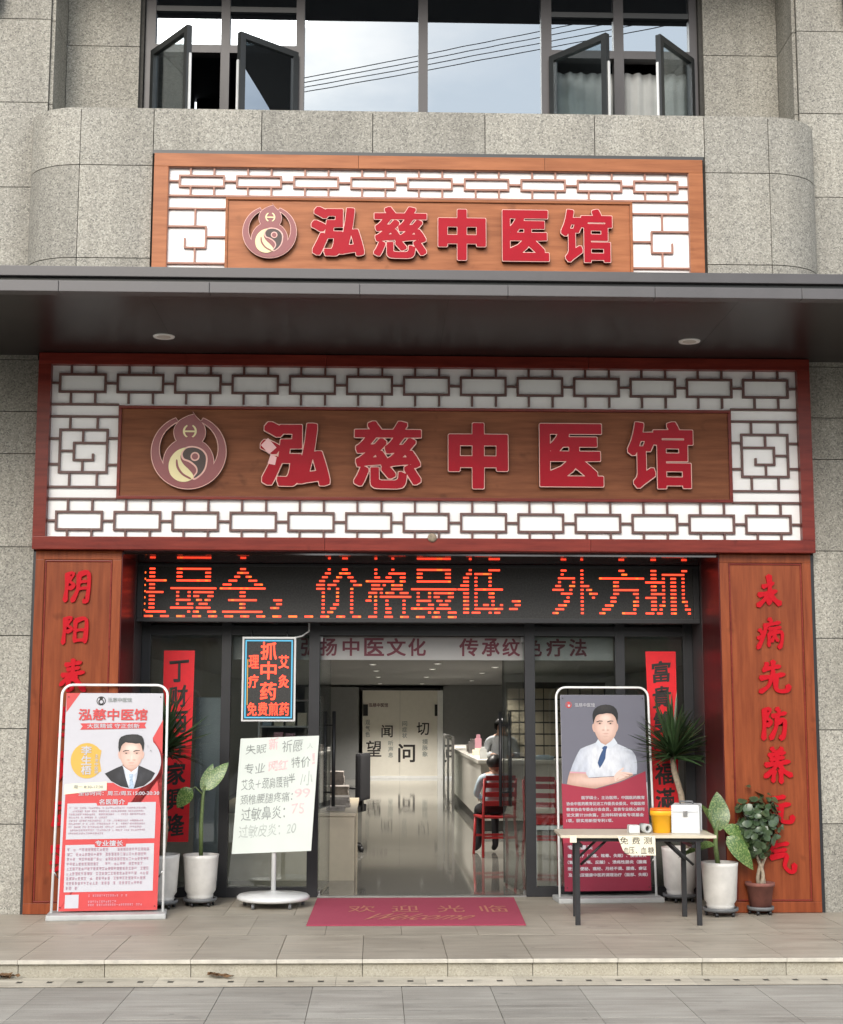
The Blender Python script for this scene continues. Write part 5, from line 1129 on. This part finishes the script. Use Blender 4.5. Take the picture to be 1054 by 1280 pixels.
# bushy plant with braided stem
J = Thing('potted_plant', 'bushy round leaved plant in terracotta pot on grey trolley by right board', 'potted plant', (3.075, -0.10, 0), 0, 'potted plants by the entrance', local=True)
caddy(J, 0.105, 0.034); pot(J, 0.082, 0.105, 0.20, 0.05, 'terracotta', foot=False)
for k in range(3):
    bm = bmesh.new(); tube(bm, [(0.012 + 0.02 * math.cos(t * 5 + k * 2.1) + 0.05 * t * math.cos(k * 2.1), 0.02 * math.sin(t * 5 + k * 2.1) + 0.04 * t * math.sin(k * 2.1), 0.215 + 0.27 * t) for t in [i / 9 for i in range(10)]], [0.018 - 0.008 * i / 9 for i in range(10)], 9); J.add('stem', bm, 'bark_pale')
rnd = random.Random(11); bm = bmesh.new()
for k in range(430):
    while True:
        p = Vector((rnd.uniform(-1, 1), rnd.uniform(-1, 1), rnd.uniform(-1, 1)))
        if 0.35 < p.length < 1: break
    lob = 1 + 0.18 * math.sin(p.x * 5 + 2) * math.cos(p.z * 4)
    c = Vector((p.x * 0.185 * (1.0 if p.z > -0.3 else 0.72) * lob, p.y * 0.17, 0.675 + p.z * 0.265 * lob)); c.x += 0.02 * p.z - 0.01
    if k % 9 == 0: c += Vector((rnd.gauss(0, .035), rnd.gauss(0, .03), rnd.gauss(0.01, .04)))
    nrm = (p + Vector((rnd.uniform(-.5, .5), rnd.uniform(-.5, .5) - 0.3, rnd.uniform(-.3, .7)))).normalized(); t = nrm.orthogonal().normalized(); b = nrm.cross(t); an = rnd.uniform(0, 6.3)
    t, b = t * math.cos(an) + b * math.sin(an), b * math.cos(an) - t * math.sin(an); s = rnd.uniform(0.022, 0.040)
    vs_ = [bm.verts.new(c + t * (s * 1.15 * math.cos(2 * math.pi * i / 8)) + b * (s * 0.85 * math.sin(2 * math.pi * i / 8)) + nrm * (0.006 * math.cos(4 * math.pi * i / 8))) for i in range(8)]; cc = bm.verts.new(c - nrm * 0.003)
    for i in range(8): bm.faces.new((cc, vs_[i], vs_[(i + 1) % 8])).smooth = True
o = J.add('foliage', bm, 'leaf_jade'); o['kind'] = 'stuff'
bm = bmesh.new()
for k in range(26):
    t = k * 2.4; tube(bm, [(0.01, 0, 0.44), (0.07 * math.cos(t), 0.06 * math.sin(t), 0.56 + 0.04 * (k % 3)), (0.14 * math.cos(t + .3), 0.12 * math.sin(t + .3), 0.60 + 0.26 * ((k * 7) % 10) / 10)], [0.006, 0.004, 0.002], 5)
J.add('twig', bm, 'bark')
# dry leaves in the drain
for i, (x, lab) in enumerate(((-2.36, 'brown dry leaf scrap against the step at far left'), (-1.0, 'brown dry leaf scrap against the step below the white and red poster'))):
    bm = bmesh.new(); rnd = random.Random(i + 40)
    for k in range(9):
        c = Vector((x + rnd.uniform(-.06, .06), -2.215 + rnd.uniform(-.02, .02), GZ + 0.012 + rnd.uniform(0, .02))); n = 7; r = rnd.uniform(.02, .035)
        v = [bm.verts.new(c + Vector((r * 1.3 * math.cos(2 * math.pi * j / n), r * 0.6 * math.sin(2 * math.pi * j / n), rnd.uniform(-.008, .016)))) for j in range(n)]; cc = bm.verts.new(c + Vector((0, 0, .008)))
        for j in range(n): bm.faces.new((cc, v[j], v[(j + 1) % n]))
    single('dry_leaf', bm, 'dry_leaf', lab, 'dry leaf', 'dry leaves by the step')

# ------------------------------------------------------------------ inside the shop
struct('shop_floor', bmbox(-2.8, 4.3, 1.105, 26.6, -0.4, 0.0), 'shop_floor')
bm = bmesh.new(); box(bm, -2.84, -2.8, 1.2, 26.6, -0.4, 2.92); struct('wall_left', bm, 'shop_wall')
bm = bmesh.new(); box(bm, 4.3, 4.34, 1.2, 26.6, -0.4, 2.92); struct('wall_right', bm, 'shop_wall')
bm = bmesh.new(); box(bm, -2.84, 4.34, 26.0, 26.6, -0.4, 2.92); struct('wall_back', bm, 'shop_wall')
bm = bmesh.new(); box(bm, -2.8, 4.3, 1.2, 26.6, 2.25, 2.30); box(bm, -2.8, 4.3, 1.2, 1.22, 2.30, 2.90); struct('ceiling', bm, 'shop_ceiling')
lampspots = [(-0.057, 8.24), (-0.01, 11.4), (0.03, 15.6), (0.075, 22.0), (0.82, 7.84), (0.85, 10.4), (0.93, 15.5), (1.05, 22.0), (1.725, 9.4), (1.765, 12.6), (1.97, 18.5), (-0.05, 4.8), (0.82, 4.8), (2.6, 6.0)]
side = ('left row of', 'right row of', 'far right row of')
LAB = {}
for i, (x, y) in enumerate(lampspots):
    T = Thing('ceiling_downlight', 'small lit round downlight in the %s the shop ceiling' % (side[0] if x < 0.5 else side[1] if x < 1.5 else side[2]), 'downlight', (x, y, 2.24), group='shop ceiling downlights, %s' % (side[0] if x < 0.5 else side[1] if x < 1.5 else side[2]), local=True)
    bm = bmesh.new(); lathe(bm, [(0.034, 0.001), (0.05, -0.002), (0.052, 0.0095)], 0, 0, 20); T.add('trim', bm, 'white_paint')
    bm = bmesh.new(); lathe(bm, [(0.033, -0.0015), (0.033, 0.0)], 0, 0, 16); T.add('lens', bm, 'lamp_on')
    ld = bpy.data.lights.new('downlight_lamp', 'SPOT'); ld.energy = 100 if y < 14 else 190; ld.spot_size = R(130); ld.spot_blend = 0.7; ld.shadow_soft_size = 0.05; ld.color = (1.0, 0.94, 0.85)
    lo = bpy.data.objects.new('downlight_lamp', ld); COL.objects.link(lo); lo.parent = T.root; lo.location = (0, 0, -0.02)
# sliding panels with the four characters
Q = Thing('sliding_door', 'pale sliding door with large dark characters at the back of the shop', 'door', (0.57, 24.0, 0))
for x0, x1 in ((-0.34, 0.57), (0.575, 1.485)): Q.add('leaf', bmbox(x0, x1, 24.0, 24.04, 0.06, 2.12), 'shop_panel')
Q.add('track', bmbox(-0.42, 1.56, 23.97, 24.06, 2.121, 2.18), 'black_plastic'); Q.add('jamb', bmbox(1.488, 1.62, 23.95, 24.06, 0.0, 2.12), 'white_paint'); Q.add('sill', bmbox(-0.42, 1.487, 23.98, 24.06, 0.0, 0.058), 'white_paint')
for x in (-0.33, 1.42): Q.add('handle', bmbox(x, x + 0.12, 23.96, 23.999, 1.5, 1.78), 'black_plastic')
qx = lambda p: -0.345 + (p - 453) * 0.01951
qz = lambda p: 2.14 - (p - 862) * 0.0193
def qt(s, x0, x1, y0, y1, mat='ink', b=0.01): Q.add('lettering', text_bm(s, qx(x0), qx(x1), qz(y1), qz(y0), 23.996, 0.002, b), mat)
qt('望', 458, 477, 926, 946); qt('闻', 477, 491, 906.5, 922); qt('问', 498, 519, 930, 953, b=0.02); qt('切', 521, 536.5, 903, 919)
for s, x0, x1, y0, y1 in (('观气色', 457, 462.5, 900, 922.5), ('听声息', 485.5, 491.7, 926, 948), ('问症状', 502.8, 509, 901.5, 924), ('摸脉象', 528, 535, 924, 947)):
    for i, ch in enumerate(s): h = (y1 - y0) / 3; qt(ch, x0, x1, y0 + h * i, y0 + h * (i + 0.85), 'ink_grey')
qt('泓慈中医馆', 461, 485, 879, 884, 'banner_ink')
bm = bmesh.new(); box(bm, -1.75, -0.43, 24.0, 24.06, 0, 2.2); box(bm, 1.63, 4.2, 24.0, 24.06, 0, 2.24); struct('partition_wall', bm, 'shop_wall')
# grey blind hanging behind the left pane
bl = Thing('grey_blind', 'plain blue grey screen standing behind the left glass pane', 'screen', (-1.5, 1.3, 0))
bl.add('panel', bmbox(-1.62, -1.36, 1.30, 1.33, 0.03, 1.72), 'grey_screen'); bl.add('foot', bmbox(-1.60, -1.38, 1.22, 1.42, 0.0, 0.029), 'black_plastic')
# counters
K = Thing('counter', 'low beige counter just inside the left door leaf', 'counter', (-0.9, 2.3, 0))
K.add('front', bmbox(-1.6, -0.205, 2.30, 2.335, 0.0, 0.60), 'counter_beige'); K.add('side', bmbox(-0.24, -0.206, 2.336, 4.8, 0.0, 0.60), 'counter_beige'); K.add('worktop', bmbox(-1.6, -0.19, 2.285, 4.8, 0.601, 0.635, bev=0.004), 'counter_beige')
rnd = random.Random(5)
for i, (x, y, w1, d1, h1) in enumerate(((-0.42, 2.5, .22, .3, .04), (-0.40, 3.1, .26, .36, .10), (-0.62, 2.8, .2, .25, .22), (-0.45, 4.0, .3, .4, .16), (-0.5, 4.42, .3, .33, .3))):
    bm = bmesh.new(); m = 5
    for k in range(m):
        jx, jy = rnd.uniform(-.012, .012), rnd.uniform(-.012, .012); box(bm, x - w1 / 2 + jx, x + w1 / 2 + jx, y + jy, y + d1 + jy, 0.637 + h1 * k / m, 0.6365 + h1 * (k + 1) / m)
    single('paper_stack', bm, 'box_mixed', ('thin stack of papers on the near corner of the low counter', 'thicker stack of papers behind the thin one on low counter', 'tall narrow stack of boxes on the low counter', 'wide stack of folders midway along the low counter', 'tallest stack at the far end of low counter')[i], 'paper stack', 'stacks on the low counter')
K2 = Thing('reception_counter', 'long white reception counter with dark plinth along the right side', 'counter', (1.9, 8.1, 0))
K2.add('front', bmbox(1.42, 3.6, 8.10, 8.14, 0.14, 0.90), 'counter_white'); K2.add('side', bmbox(1.42, 1.46, 8.141, 17.5, 0.14, 0.90), 'counter_white'); K2.add('worktop', bmbox(1.38, 3.64, 8.06, 8.7, 0.901, 0.95, bev=0.005), 'counter_white'); K2.add('worktop', bmbox(1.38, 1.9, 8.702, 17.5, 0.901, 0.95, bev=0.005), 'counter_white'); K2.add('plinth', bmbox(1.44, 3.58, 8.13, 8.5, 0, 0.139), 'plinth_dark'); K2.add('plinth', bmbox(1.44, 1.8, 8.501, 17.5, 0, 0.139), 'plinth_dark')
items = [(1.50, 8.75, .10, .08, .16), (1.62, 9.9, .09, .07, .24), (1.55, 10.3, .2, .14, .10), (1.58, 10.9, .10, .1, .30), (1.55, 11.6, .16, .14, .22), (1.60, 12.4, .22, .16, .14), (2.3, 8.3, .26, .2, .06), (2.75, 8.35, .30, .10, .26)]
ilab = ('small white tub at the near corner of reception counter', 'slim bottle beside the clerk on reception counter', 'low carton on reception counter behind the bottle', 'tall canister on reception counter', 'square tin on reception counter past the canister', 'wide carton farthest back on the reception counter', 'flat tray on the front of reception counter', 'upright screen on the front of reception counter')
for (x, y, w1, d1, h1), lb, cm_ in zip(items, ilab, ('white_plastic', 'ink', 'paper_cream', 'print_rose', 'steel', 'box_mixed', 'cloth_blue', 'black_plastic')):
    bm = bmbox(x - w1 / 2, x + w1 / 2, y - d1 / 2, y + d1 / 2, 0.951, 0.951 + h1 * 0.8, bev=0.008); box(bm, x - w1 * .3, x + w1 * .3, y - d1 * .3, y + d1 * .3, 0.951 + h1 * .8, 0.951 + h1, bev=0.004)
    single('counter_container', bm, cm_, lb, 'container', 'containers on the reception counter')
mc = Thing('medicine_cabinet', 'dark medicine cabinet of many small drawers behind the reception counter', 'cabinet', (2.9, 13.0, 0))
mc.add('carcass', bmbox(2.2, 3.9, 13.0, 13.45, 0.0, 2.1), 'plinth_dark')
dm = mesh_of('drawer', bmbox(-0.095, 0.095, -0.015, 0.0, -0.085, 0.085, bev=0.004), 'counter_beige')
for r in range(9):
    for k in range(8): mc.copy_at('drawer', dm, (2.32 + 0.208 * k, 12.999, 0.35 + 0.195 * r))
gs = Thing('glass_screen', 'glass screen with steel posts standing left of the reception counter', 'glass screen', (1.27, 14, 0))
gs.add('pane', bmbox(1.262, 1.272, 12.5, 15.6, 0.08, 1.12), 'door_glass')
for y in (12.45, 14.0, 15.65): gs.add('post', bmbox(1.245, 1.29, y - .022, y + .022, 0, 1.16), 'steel')
gs.add('rail', bmbox(1.25, 1.285, 12.43, 15.67, 1.161, 1.195), 'steel')
# black office chair beside the low counter
oc = Thing('office_chair', 'black office chair standing beside the far end of low counter', 'chair', (-0.40, 5.30, 0), R(-105), local=True)
oc.add('seat', bmbox(-0.24, 0.24, -0.24, 0.24, 0.44, 0.53, bev=0.03), 'cloth_black'); oc.add('backrest', bmbox(-0.22, 0.22, 0.22, 0.29, 0.58, 1.12, bev=0.03), 'cloth_black')
bm = bmesh.new(); tube(bm, [(0, 0, 0.08), (0, 0, 0.44)], 0.03, 10); oc.add('column', bm, 'black_plastic')
oc.add('back_bracket', bmbox(-0.03, 0.03, 0.2, 0.26, 0.46, 0.6), 'black_plastic')
for k in range(5):
    t = 2 * math.pi * k / 5; bm = bmesh.new(); tube(bm, [(0, 0, 0.10), (0.28 * math.cos(t), 0.28 * math.sin(t), 0.065)], [0.025, 0.016], 8); lathe(bm, [(0.02, 0.0), (0.028, 0.02), (0.02, 0.06)], 0.28 * math.cos(t), 0.28 * math.sin(t), 10); oc.add('foot', bm, 'black_plastic')
for s in (-1, 1):
    bm = bmesh.new(); tube(bm, [(s * 0.25, 0.1, 0.5), (s * 0.28, 0.1, 0.7), (s * 0.28, -0.15, 0.71)], 0.016, 8); oc.add('armrest', bm, 'black_plastic')
# display rack behind left glass
rk = Thing('display_rack', 'white shelf rack of small boxes behind the left door handle', 'rack', (-0.85, 2.75, 0.636))
for x in (-1.18, -0.56): rk.add('side', bmbox(x, x + 0.02, 2.75, 3.0, 0.637, 1.75), 'white_plastic')
for j, z in enumerate((0.66, 0.92, 1.18, 1.44, 1.70)): rk.add('shelf', bmbox(-1.159, -0.561, 2.75, 3.0, z, z + 0.015), 'white_plastic')
cols = ['print_pink', 'paper_cream', 'print_rose', 'cloth_blue', 'print_white', 'counter_beige', 'cloth_black']
for j, z in enumerate((0.9355, 1.1955, 1.4555)):
    for k in range(5):
        h1 = rnd.uniform(.12, .2); x = -1.14 + 0.117 * k
        single('medicine_box', bmbox(x, x + 0.09, 2.78, 2.9, z, z + h1), rnd.choice(cols), 'small medicine box on the %s shelf of the white rack' % ('lower', 'middle', 'upper')[j], 'box', 'medicine boxes on the %s rack shelf' % ('lower', 'middle', 'upper')[j])
# red chairs
def red_chair(label, loc, rot):
    T = Thing('red_chair', label, 'chair', loc, rot, 'red chairs inside the shop', local=True)
    T.add('seat', bmbox(-0.2, 0.2, -0.2, 0.2, 0.42, 0.445, bev=0.008), 'chair_red')
    for x in (-0.18, 0.18):
        bm = bmesh.new(); tube(bm, [(x * 1.1, -0.2, 0), (x, -0.18, 0.42)], 0.016, 8); T.add('leg', bm, 'chair_red')
        bm = bmesh.new(); tube(bm, [(x * 1.1, 0.24, 0), (x, 0.18, 0.42), (x, 0.25, 0.86)], 0.016, 8); T.add('leg', bm, 'chair_red')
    for z in (0.56, 0.66, 0.76, 0.84): T.add('back_slat', bmbox(-0.17, 0.17, 0.195 + (z - .42) * .16, 0.21 + (z - .42) * .16, z, z + 0.055, bev=0.004), 'chair_red')
    for y in (-0.19, 0.2): T.add('stretcher', bmbox(-0.18, 0.18, y - .01, y + .01, 0.2, 0.225), 'chair_red')
red_chair('red wooden chair under the seated person in pale blue', (1.34, 4.75, 0), R(190))
red_chair('empty red wooden chair beside the seated person', (1.86, 4.5, 0), R(165))
bt = Thing('white_bench', 'low white bench behind the glass next to the door', 'bench', (1.75, 2.6, 0))
bt.add('seat', bmbox(1.5, 2.3, 2.45, 2.8, 0.46, 0.50, bev=0.004), 'white_plastic')
for x in (1.53, 2.23):
    for y in (2.48, 2.74): bt.add('leg', bmbox(x, x + 0.035, y, y + 0.035, 0, 0.459), 'white_plastic')
single('red_cushion', bmbox(1.52, 2.05, 2.5, 2.75, 0.5015, 0.60, bev=0.03), 'chair_red', 'red cushion lying on the low white bench', 'cushion')

# ------------------------------------------------------------------ two people inside
def person(label, loc, rot, J, E, mats, hair):
    """J: joint -> (x, y, z, radius); one continuous skinned surface, then hair"""
    keys = list(J); me = bpy.data.meshes.new('body'); me.from_pydata([J[k][:3] for k in keys], [(keys.index(a_), keys.index(b_)) for a_, b_ in E], [])
    o = bpy.data.objects.new('body', me); COL.objects.link(o); sk = o.modifiers.new('skin', 'SKIN'); sk.use_smooth_shade = True; ss = o.modifiers.new('sub', 'SUBSURF'); ss.levels = 2; ss.render_levels = 2
    for i, k in enumerate(keys): r = J[k][3]; me.skin_vertices[0].data[i].radius = r if isinstance(r, tuple) else (r, r); me.skin_vertices[0].data[i].use_root = (k == 'pelvis')
    bpy.context.view_layer.update(); dg = bpy.context.evaluated_depsgraph_get(); nm = bpy.data.meshes.new_from_object(o.evaluated_get(dg)); bpy.data.objects.remove(o)
    names = []
    for m in mats: names.append(m[0]); 
    nm.materials.clear()
    for m in names: nm.materials.append(M[m])
    for p in nm.polygons:
        c = p.center; p.use_smooth = True; p.material_index = 0
        for i, (_, test) in enumerate(mats):
            if test(c): p.material_index = i
    T = Thing('person', label, 'person', loc, rot, local=True); b = T.add('body', nm, None)
    hb = bmesh.new(); bmesh.ops.create_uvsphere(hb, u_segments=20, v_segments=14, radius=1.0)
    (hx, hy, hz), (rx, ry, rz), cut = hair
    for v in list(hb.verts):
        n_ = 1 + 0.04 * math.sin(v.co.x * 9) * math.cos(v.co.z * 7)
        v.co = Vector((hx + v.co.x * rx * n_, hy + v.co.y * ry * n_, hz + v.co.z * rz * n_))
    bmesh.ops.delete(hb, geom=[v for v in hb.verts if cut(v.co)], context='VERTS'); T.add('hair', hb, 'hair', smooth=True)
    return T
def hand(J, E, w, s, d):
    """palm and five fingers leaving the wrist joint w along direction d (tuple)"""
    x, y, z, _ = J[w]; D_ = Vector(d).normalized(); sd = D_.cross(Vector((0, 0, 1))).normalized() if abs(D_.z) < 0.9 else Vector((1, 0, 0)); P0 = Vector((x, y, z)) + D_ * 0.05; J[w + 'p'] = (*P0, 0.03); E.append((w, w + 'p'))
    for i, (o_, l) in enumerate(((-0.03, .06), (-0.011, .075), (0.011, .08), (0.03, .065))):
        q = P0 + sd * o_ + D_ * 0.045; J[w + 'f%d' % i] = (*q, 0.009); J[w + 'g%d' % i] = (*(q + D_ * l + Vector((0, 0, -0.02))), 0.008); E += [(w + 'p', w + 'f%d' % i), (w + 'f%d' % i, w + 'g%d' % i)]
    q = P0 - sd * 0.045 * s + D_ * 0.02; J[w + 't'] = (*q, 0.010); E.append((w + 'p', w + 't'))
# clerk behind the counter, head bowed over papers
J = {'pelvis': (0, 0, 0.84, (0.15, 0.11)), 'waist': (0, -0.01, 0.96, (0.135, 0.10)), 'chest': (0, -0.05, 1.12, (0.16, 0.11)), 'coll': (0, -0.08, 1.23, (0.10, 0.07)), 'neck': (0, -0.11, 1.285, 0.05), 'jaw': (0, -0.17, 1.31, 0.065), 'head': (0, -0.16, 1.385, 0.088), 'crown': (0, -0.14, 1.45, 0.07)}
E = [('pelvis', 'waist'), ('waist', 'chest'), ('chest', 'coll'), ('coll', 'neck'), ('neck', 'head'), ('head', 'crown'), ('head', 'jaw')]
for s, n_ in ((-1, 'l'), (1, 'r')):
    J[n_ + 'hip'] = (s * 0.09, 0, 0.78, 0.095); J[n_ + 'kn'] = (s * 0.10, -0.01, 0.44, 0.06); J[n_ + 'an'] = (s * 0.10, 0.02, 0.08, 0.042); J[n_ + 'to'] = (s * 0.11, -0.12, 0.035, 0.033)
    J[n_ + 'sh'] = (s * 0.18, -0.06, 1.19, 0.06); J[n_ + 'el'] = (s * 0.23, -0.12, 0.99, 0.046); J[n_ + 'wr'] = (s * 0.12, -0.33, 1.0, 0.03)
    E += [('pelvis', n_ + 'hip'), (n_ + 'hip', n_ + 'kn'), (n_ + 'kn', n_ + 'an'), (n_ + 'an', n_ + 'to'), ('coll', n_ + 'sh'), (n_ + 'sh', n_ + 'el'), (n_ + 'el', n_ + 'wr')]; hand(J, E, n_ + 'wr', s, (-s * 0.3, -1, -0.1))
person('person with dark hair in pale top bent over the reception counter', (1.78, 9.15, 0), 0, J, E,
    [('cloth_pale', lambda c: True), ('skin', lambda c: c.z > 1.262 or (c.y < -0.30 and c.z < 1.06)), ('cloth_black', lambda c: c.z < 0.86)], ((0, -0.135, 1.405), (0.104, 0.115, 0.105), lambda c: c.z < 1.34 or (c.y < -0.21 and c.z < 1.41)))
# seated person seen from behind
J = {'pelvis': (0, 0.02, 0.54, (0.14, 0.11)), 'waist': (0, 0.03, 0.64, (0.125, 0.095)), 'chest': (0, 0.02, 0.78, (0.14, 0.10)), 'coll': (0, 0.0, 0.88, (0.09, 0.065)), 'neck': (0, 0.0, 0.93, 0.042), 'jaw': (0, -0.05, 0.965, 0.055), 'head': (0, -0.02, 1.02, 0.078), 'crown': (0, -0.01, 1.075, 0.062)}
E = [('pelvis', 'waist'), ('waist', 'chest'), ('chest', 'coll'), ('coll', 'neck'), ('neck', 'head'), ('head', 'crown'), ('head', 'jaw')]
for s, n_ in ((-1, 'l'), (1, 'r')):
    J[n_ + 'hip'] = (s * 0.08, -0.02, 0.525, 0.08); J[n_ + 'kn'] = (s * 0.10, -0.38, 0.50, 0.055); J[n_ + 'an'] = (s * 0.10, -0.36, 0.08, 0.038); J[n_ + 'to'] = (s * 0.11, -0.49, 0.032, 0.03)
    J[n_ + 'sh'] = (s * 0.155, 0.01, 0.855, 0.052); J[n_ + 'el'] = (s * 0.20, -0.06, 0.68, 0.04); J[n_ + 'wr'] = (s * 0.10, -0.24, 0.625, 0.026)
    E += [('pelvis', n_ + 'hip'), (n_ + 'hip', n_ + 'kn'), (n_ + 'kn', n_ + 'an'), (n_ + 'an', n_ + 'to'), ('coll', n_ + 'sh'), (n_ + 'sh', n_ + 'el'), (n_ + 'el', n_ + 'wr')]; hand(J, E, n_ + 'wr', s, (-s * 0.3, -1, -0.2))
person('seated person in pale blue shirt seen from behind on red chair', (1.34, 4.75, 0), R(190 - 180 + 180), J, E,
    [('cloth_blue', lambda c: True), ('skin', lambda c: c.z > 0.905 or (c.y < -0.20 and c.z > 0.57 and abs(c.x) < 0.16)), ('cloth_black', lambda c: c.z < 0.57 and c.y > -0.2 or c.z < 0.575 and c.y <= -0.2)], ((0, -0.002, 1.035), (0.09, 0.098, 0.088), lambda c: c.z < 0.97 or (c.y < -0.06 and c.z < 1.05)))

# ------------------------------------------------------------------ what the glass reflects: street trees and overhead cables on the camera's side
def tree(label, loc, seed, hgt, rad):
    T = Thing('street_tree', label, 'tree', loc, 0, 'street trees across the road', local=True); rnd = random.Random(seed)
    bm = bmesh.new(); tube(bm, [(0, 0, 0), (0.05, 0, 1.2), (0.0, 0.08, hgt * 0.42), (0.1, 0, hgt * 0.75)], [0.17, 0.13, 0.10, 0.04], 9)
    for k in range(9):
        t = k * 2.4; z = hgt * (0.32 + 0.045 * k); tube(bm, [(0, 0, z), (rad * 0.45 * math.cos(t), rad * 0.45 * math.sin(t), z + 0.7), (rad * 0.8 * math.cos(t + .2), rad * 0.8 * math.sin(t + .2), z + 1.3)], [0.06, 0.035, 0.012], 6)
    T.add('trunk', bm, 'bark'); V, Fc = [], []
    cl = [(Vector((rnd.gauss(0, .45), rnd.gauss(0, .45), rnd.gauss(0, .4))), rnd.uniform(.25, .5)) for _ in range(22)]
    for k in range(5200):
        c0, r_ = cl[rnd.randrange(22)]; p = c0 + Vector((rnd.gauss(0, 1), rnd.gauss(0, 1), rnd.gauss(0, 1))).normalized() * r_ * rnd.random() ** 0.4
        c = Vector((p.x * rad, p.y * rad, hgt * 0.68 + p.z * hgt * 0.30)); u = Vector((rnd.gauss(0, 1), rnd.gauss(0, 1), rnd.gauss(0, 1))).normalized(); v = u.orthogonal().normalized(); s = rnd.uniform(.12, .24)
        i = len(V); V += [c + u * s, c + v * s * .5, c - u * s, c - v * s * .5]; Fc.append((i, i + 1, i + 2, i + 3))
    me = bpy.data.meshes.new('crown'); me.from_pydata(V, [], Fc); T.add('crown', me, 'leaf_tree')
ob = Thing('opposite_building', 'long low building across the road, seen only as dark reflection in shop glass', 'building', (0, -42, GZ - 0.14))
ob.add('wall', bmbox(-45, 45, -46, -42, GZ - 0.14, 5.4), 'soil_ground'); ob.add('parapet', bmbox(-45.2, 45.2, -46.2, -41.8, 5.401, 5.7), 'canopy_metal')
wm = mesh_of('window', bmbox(-0.8, 0.8, 0.0, 0.06, 0, 1.4), 'dark_room')
for k in range(-10, 11):
    for z in (0.9, 3.2): ob.copy_at('window', wm, (k * 3.6, -41.999, z))
for x, side_ in ((-3.33, 'left'), (4.10, 'right')):
    wl = Thing('wall_lamp', 'dark wall lamp at the top %s picture edge on granite' % side_, 'wall lamp', (x, 0, 7.6), group='wall lamps on the granite')
    bm = bmesh.new(); lathe(bm, [(0.03, 7.56), (0.07, 7.60), (0.075, 7.95), (0.05, 8.0)], x, -0.10, 16); wl.add('body', bm, 'sash_dark'); wl.add('bracket', bmbox(x - 0.03, x + 0.03, -0.05, 0.0, 7.7, 7.8), 'sash_dark')
TL = ('leftmost', 'second', 'third', 'fourth', 'fifth', 'sixth', 'rightmost')
for i, (x, y, h_, r_) in enumerate(((-16, -31, 8.5, 3.8), (-9.4, -27, 8.2, 3.6), (-5.0, -29, 8.4, 3.4), (0.6, -34, 7.0, 3.2), (6.0, -34, 6.6, 3.2), (11.2, -35, 5.4, 3.0), (17.5, -34, 6.4, 3.4))):
    tree('%s leafy street tree across the road, seen as dim reflection in the shop glass' % TL[i], (x, y, GZ - 0.14), 60 + i, h_, r_)
for k in range(4):
    bm = bmesh.new(); tube(bm, [(x_, -8.0 - 0.1 * k, 11.20 + 0.13 * k + 0.205 * x_ * (1 + 0.03 * k) + 0.001 * x_ * x_) for x_ in range(-14, 19, 2)], 0.007, 6)
    single('overhead_cable', bm, 'cable', '%s of four thin cables reflected in upper windows' % ('lowest', 'second lowest', 'third lowest', 'highest')[k], 'cable', 'overhead cables')
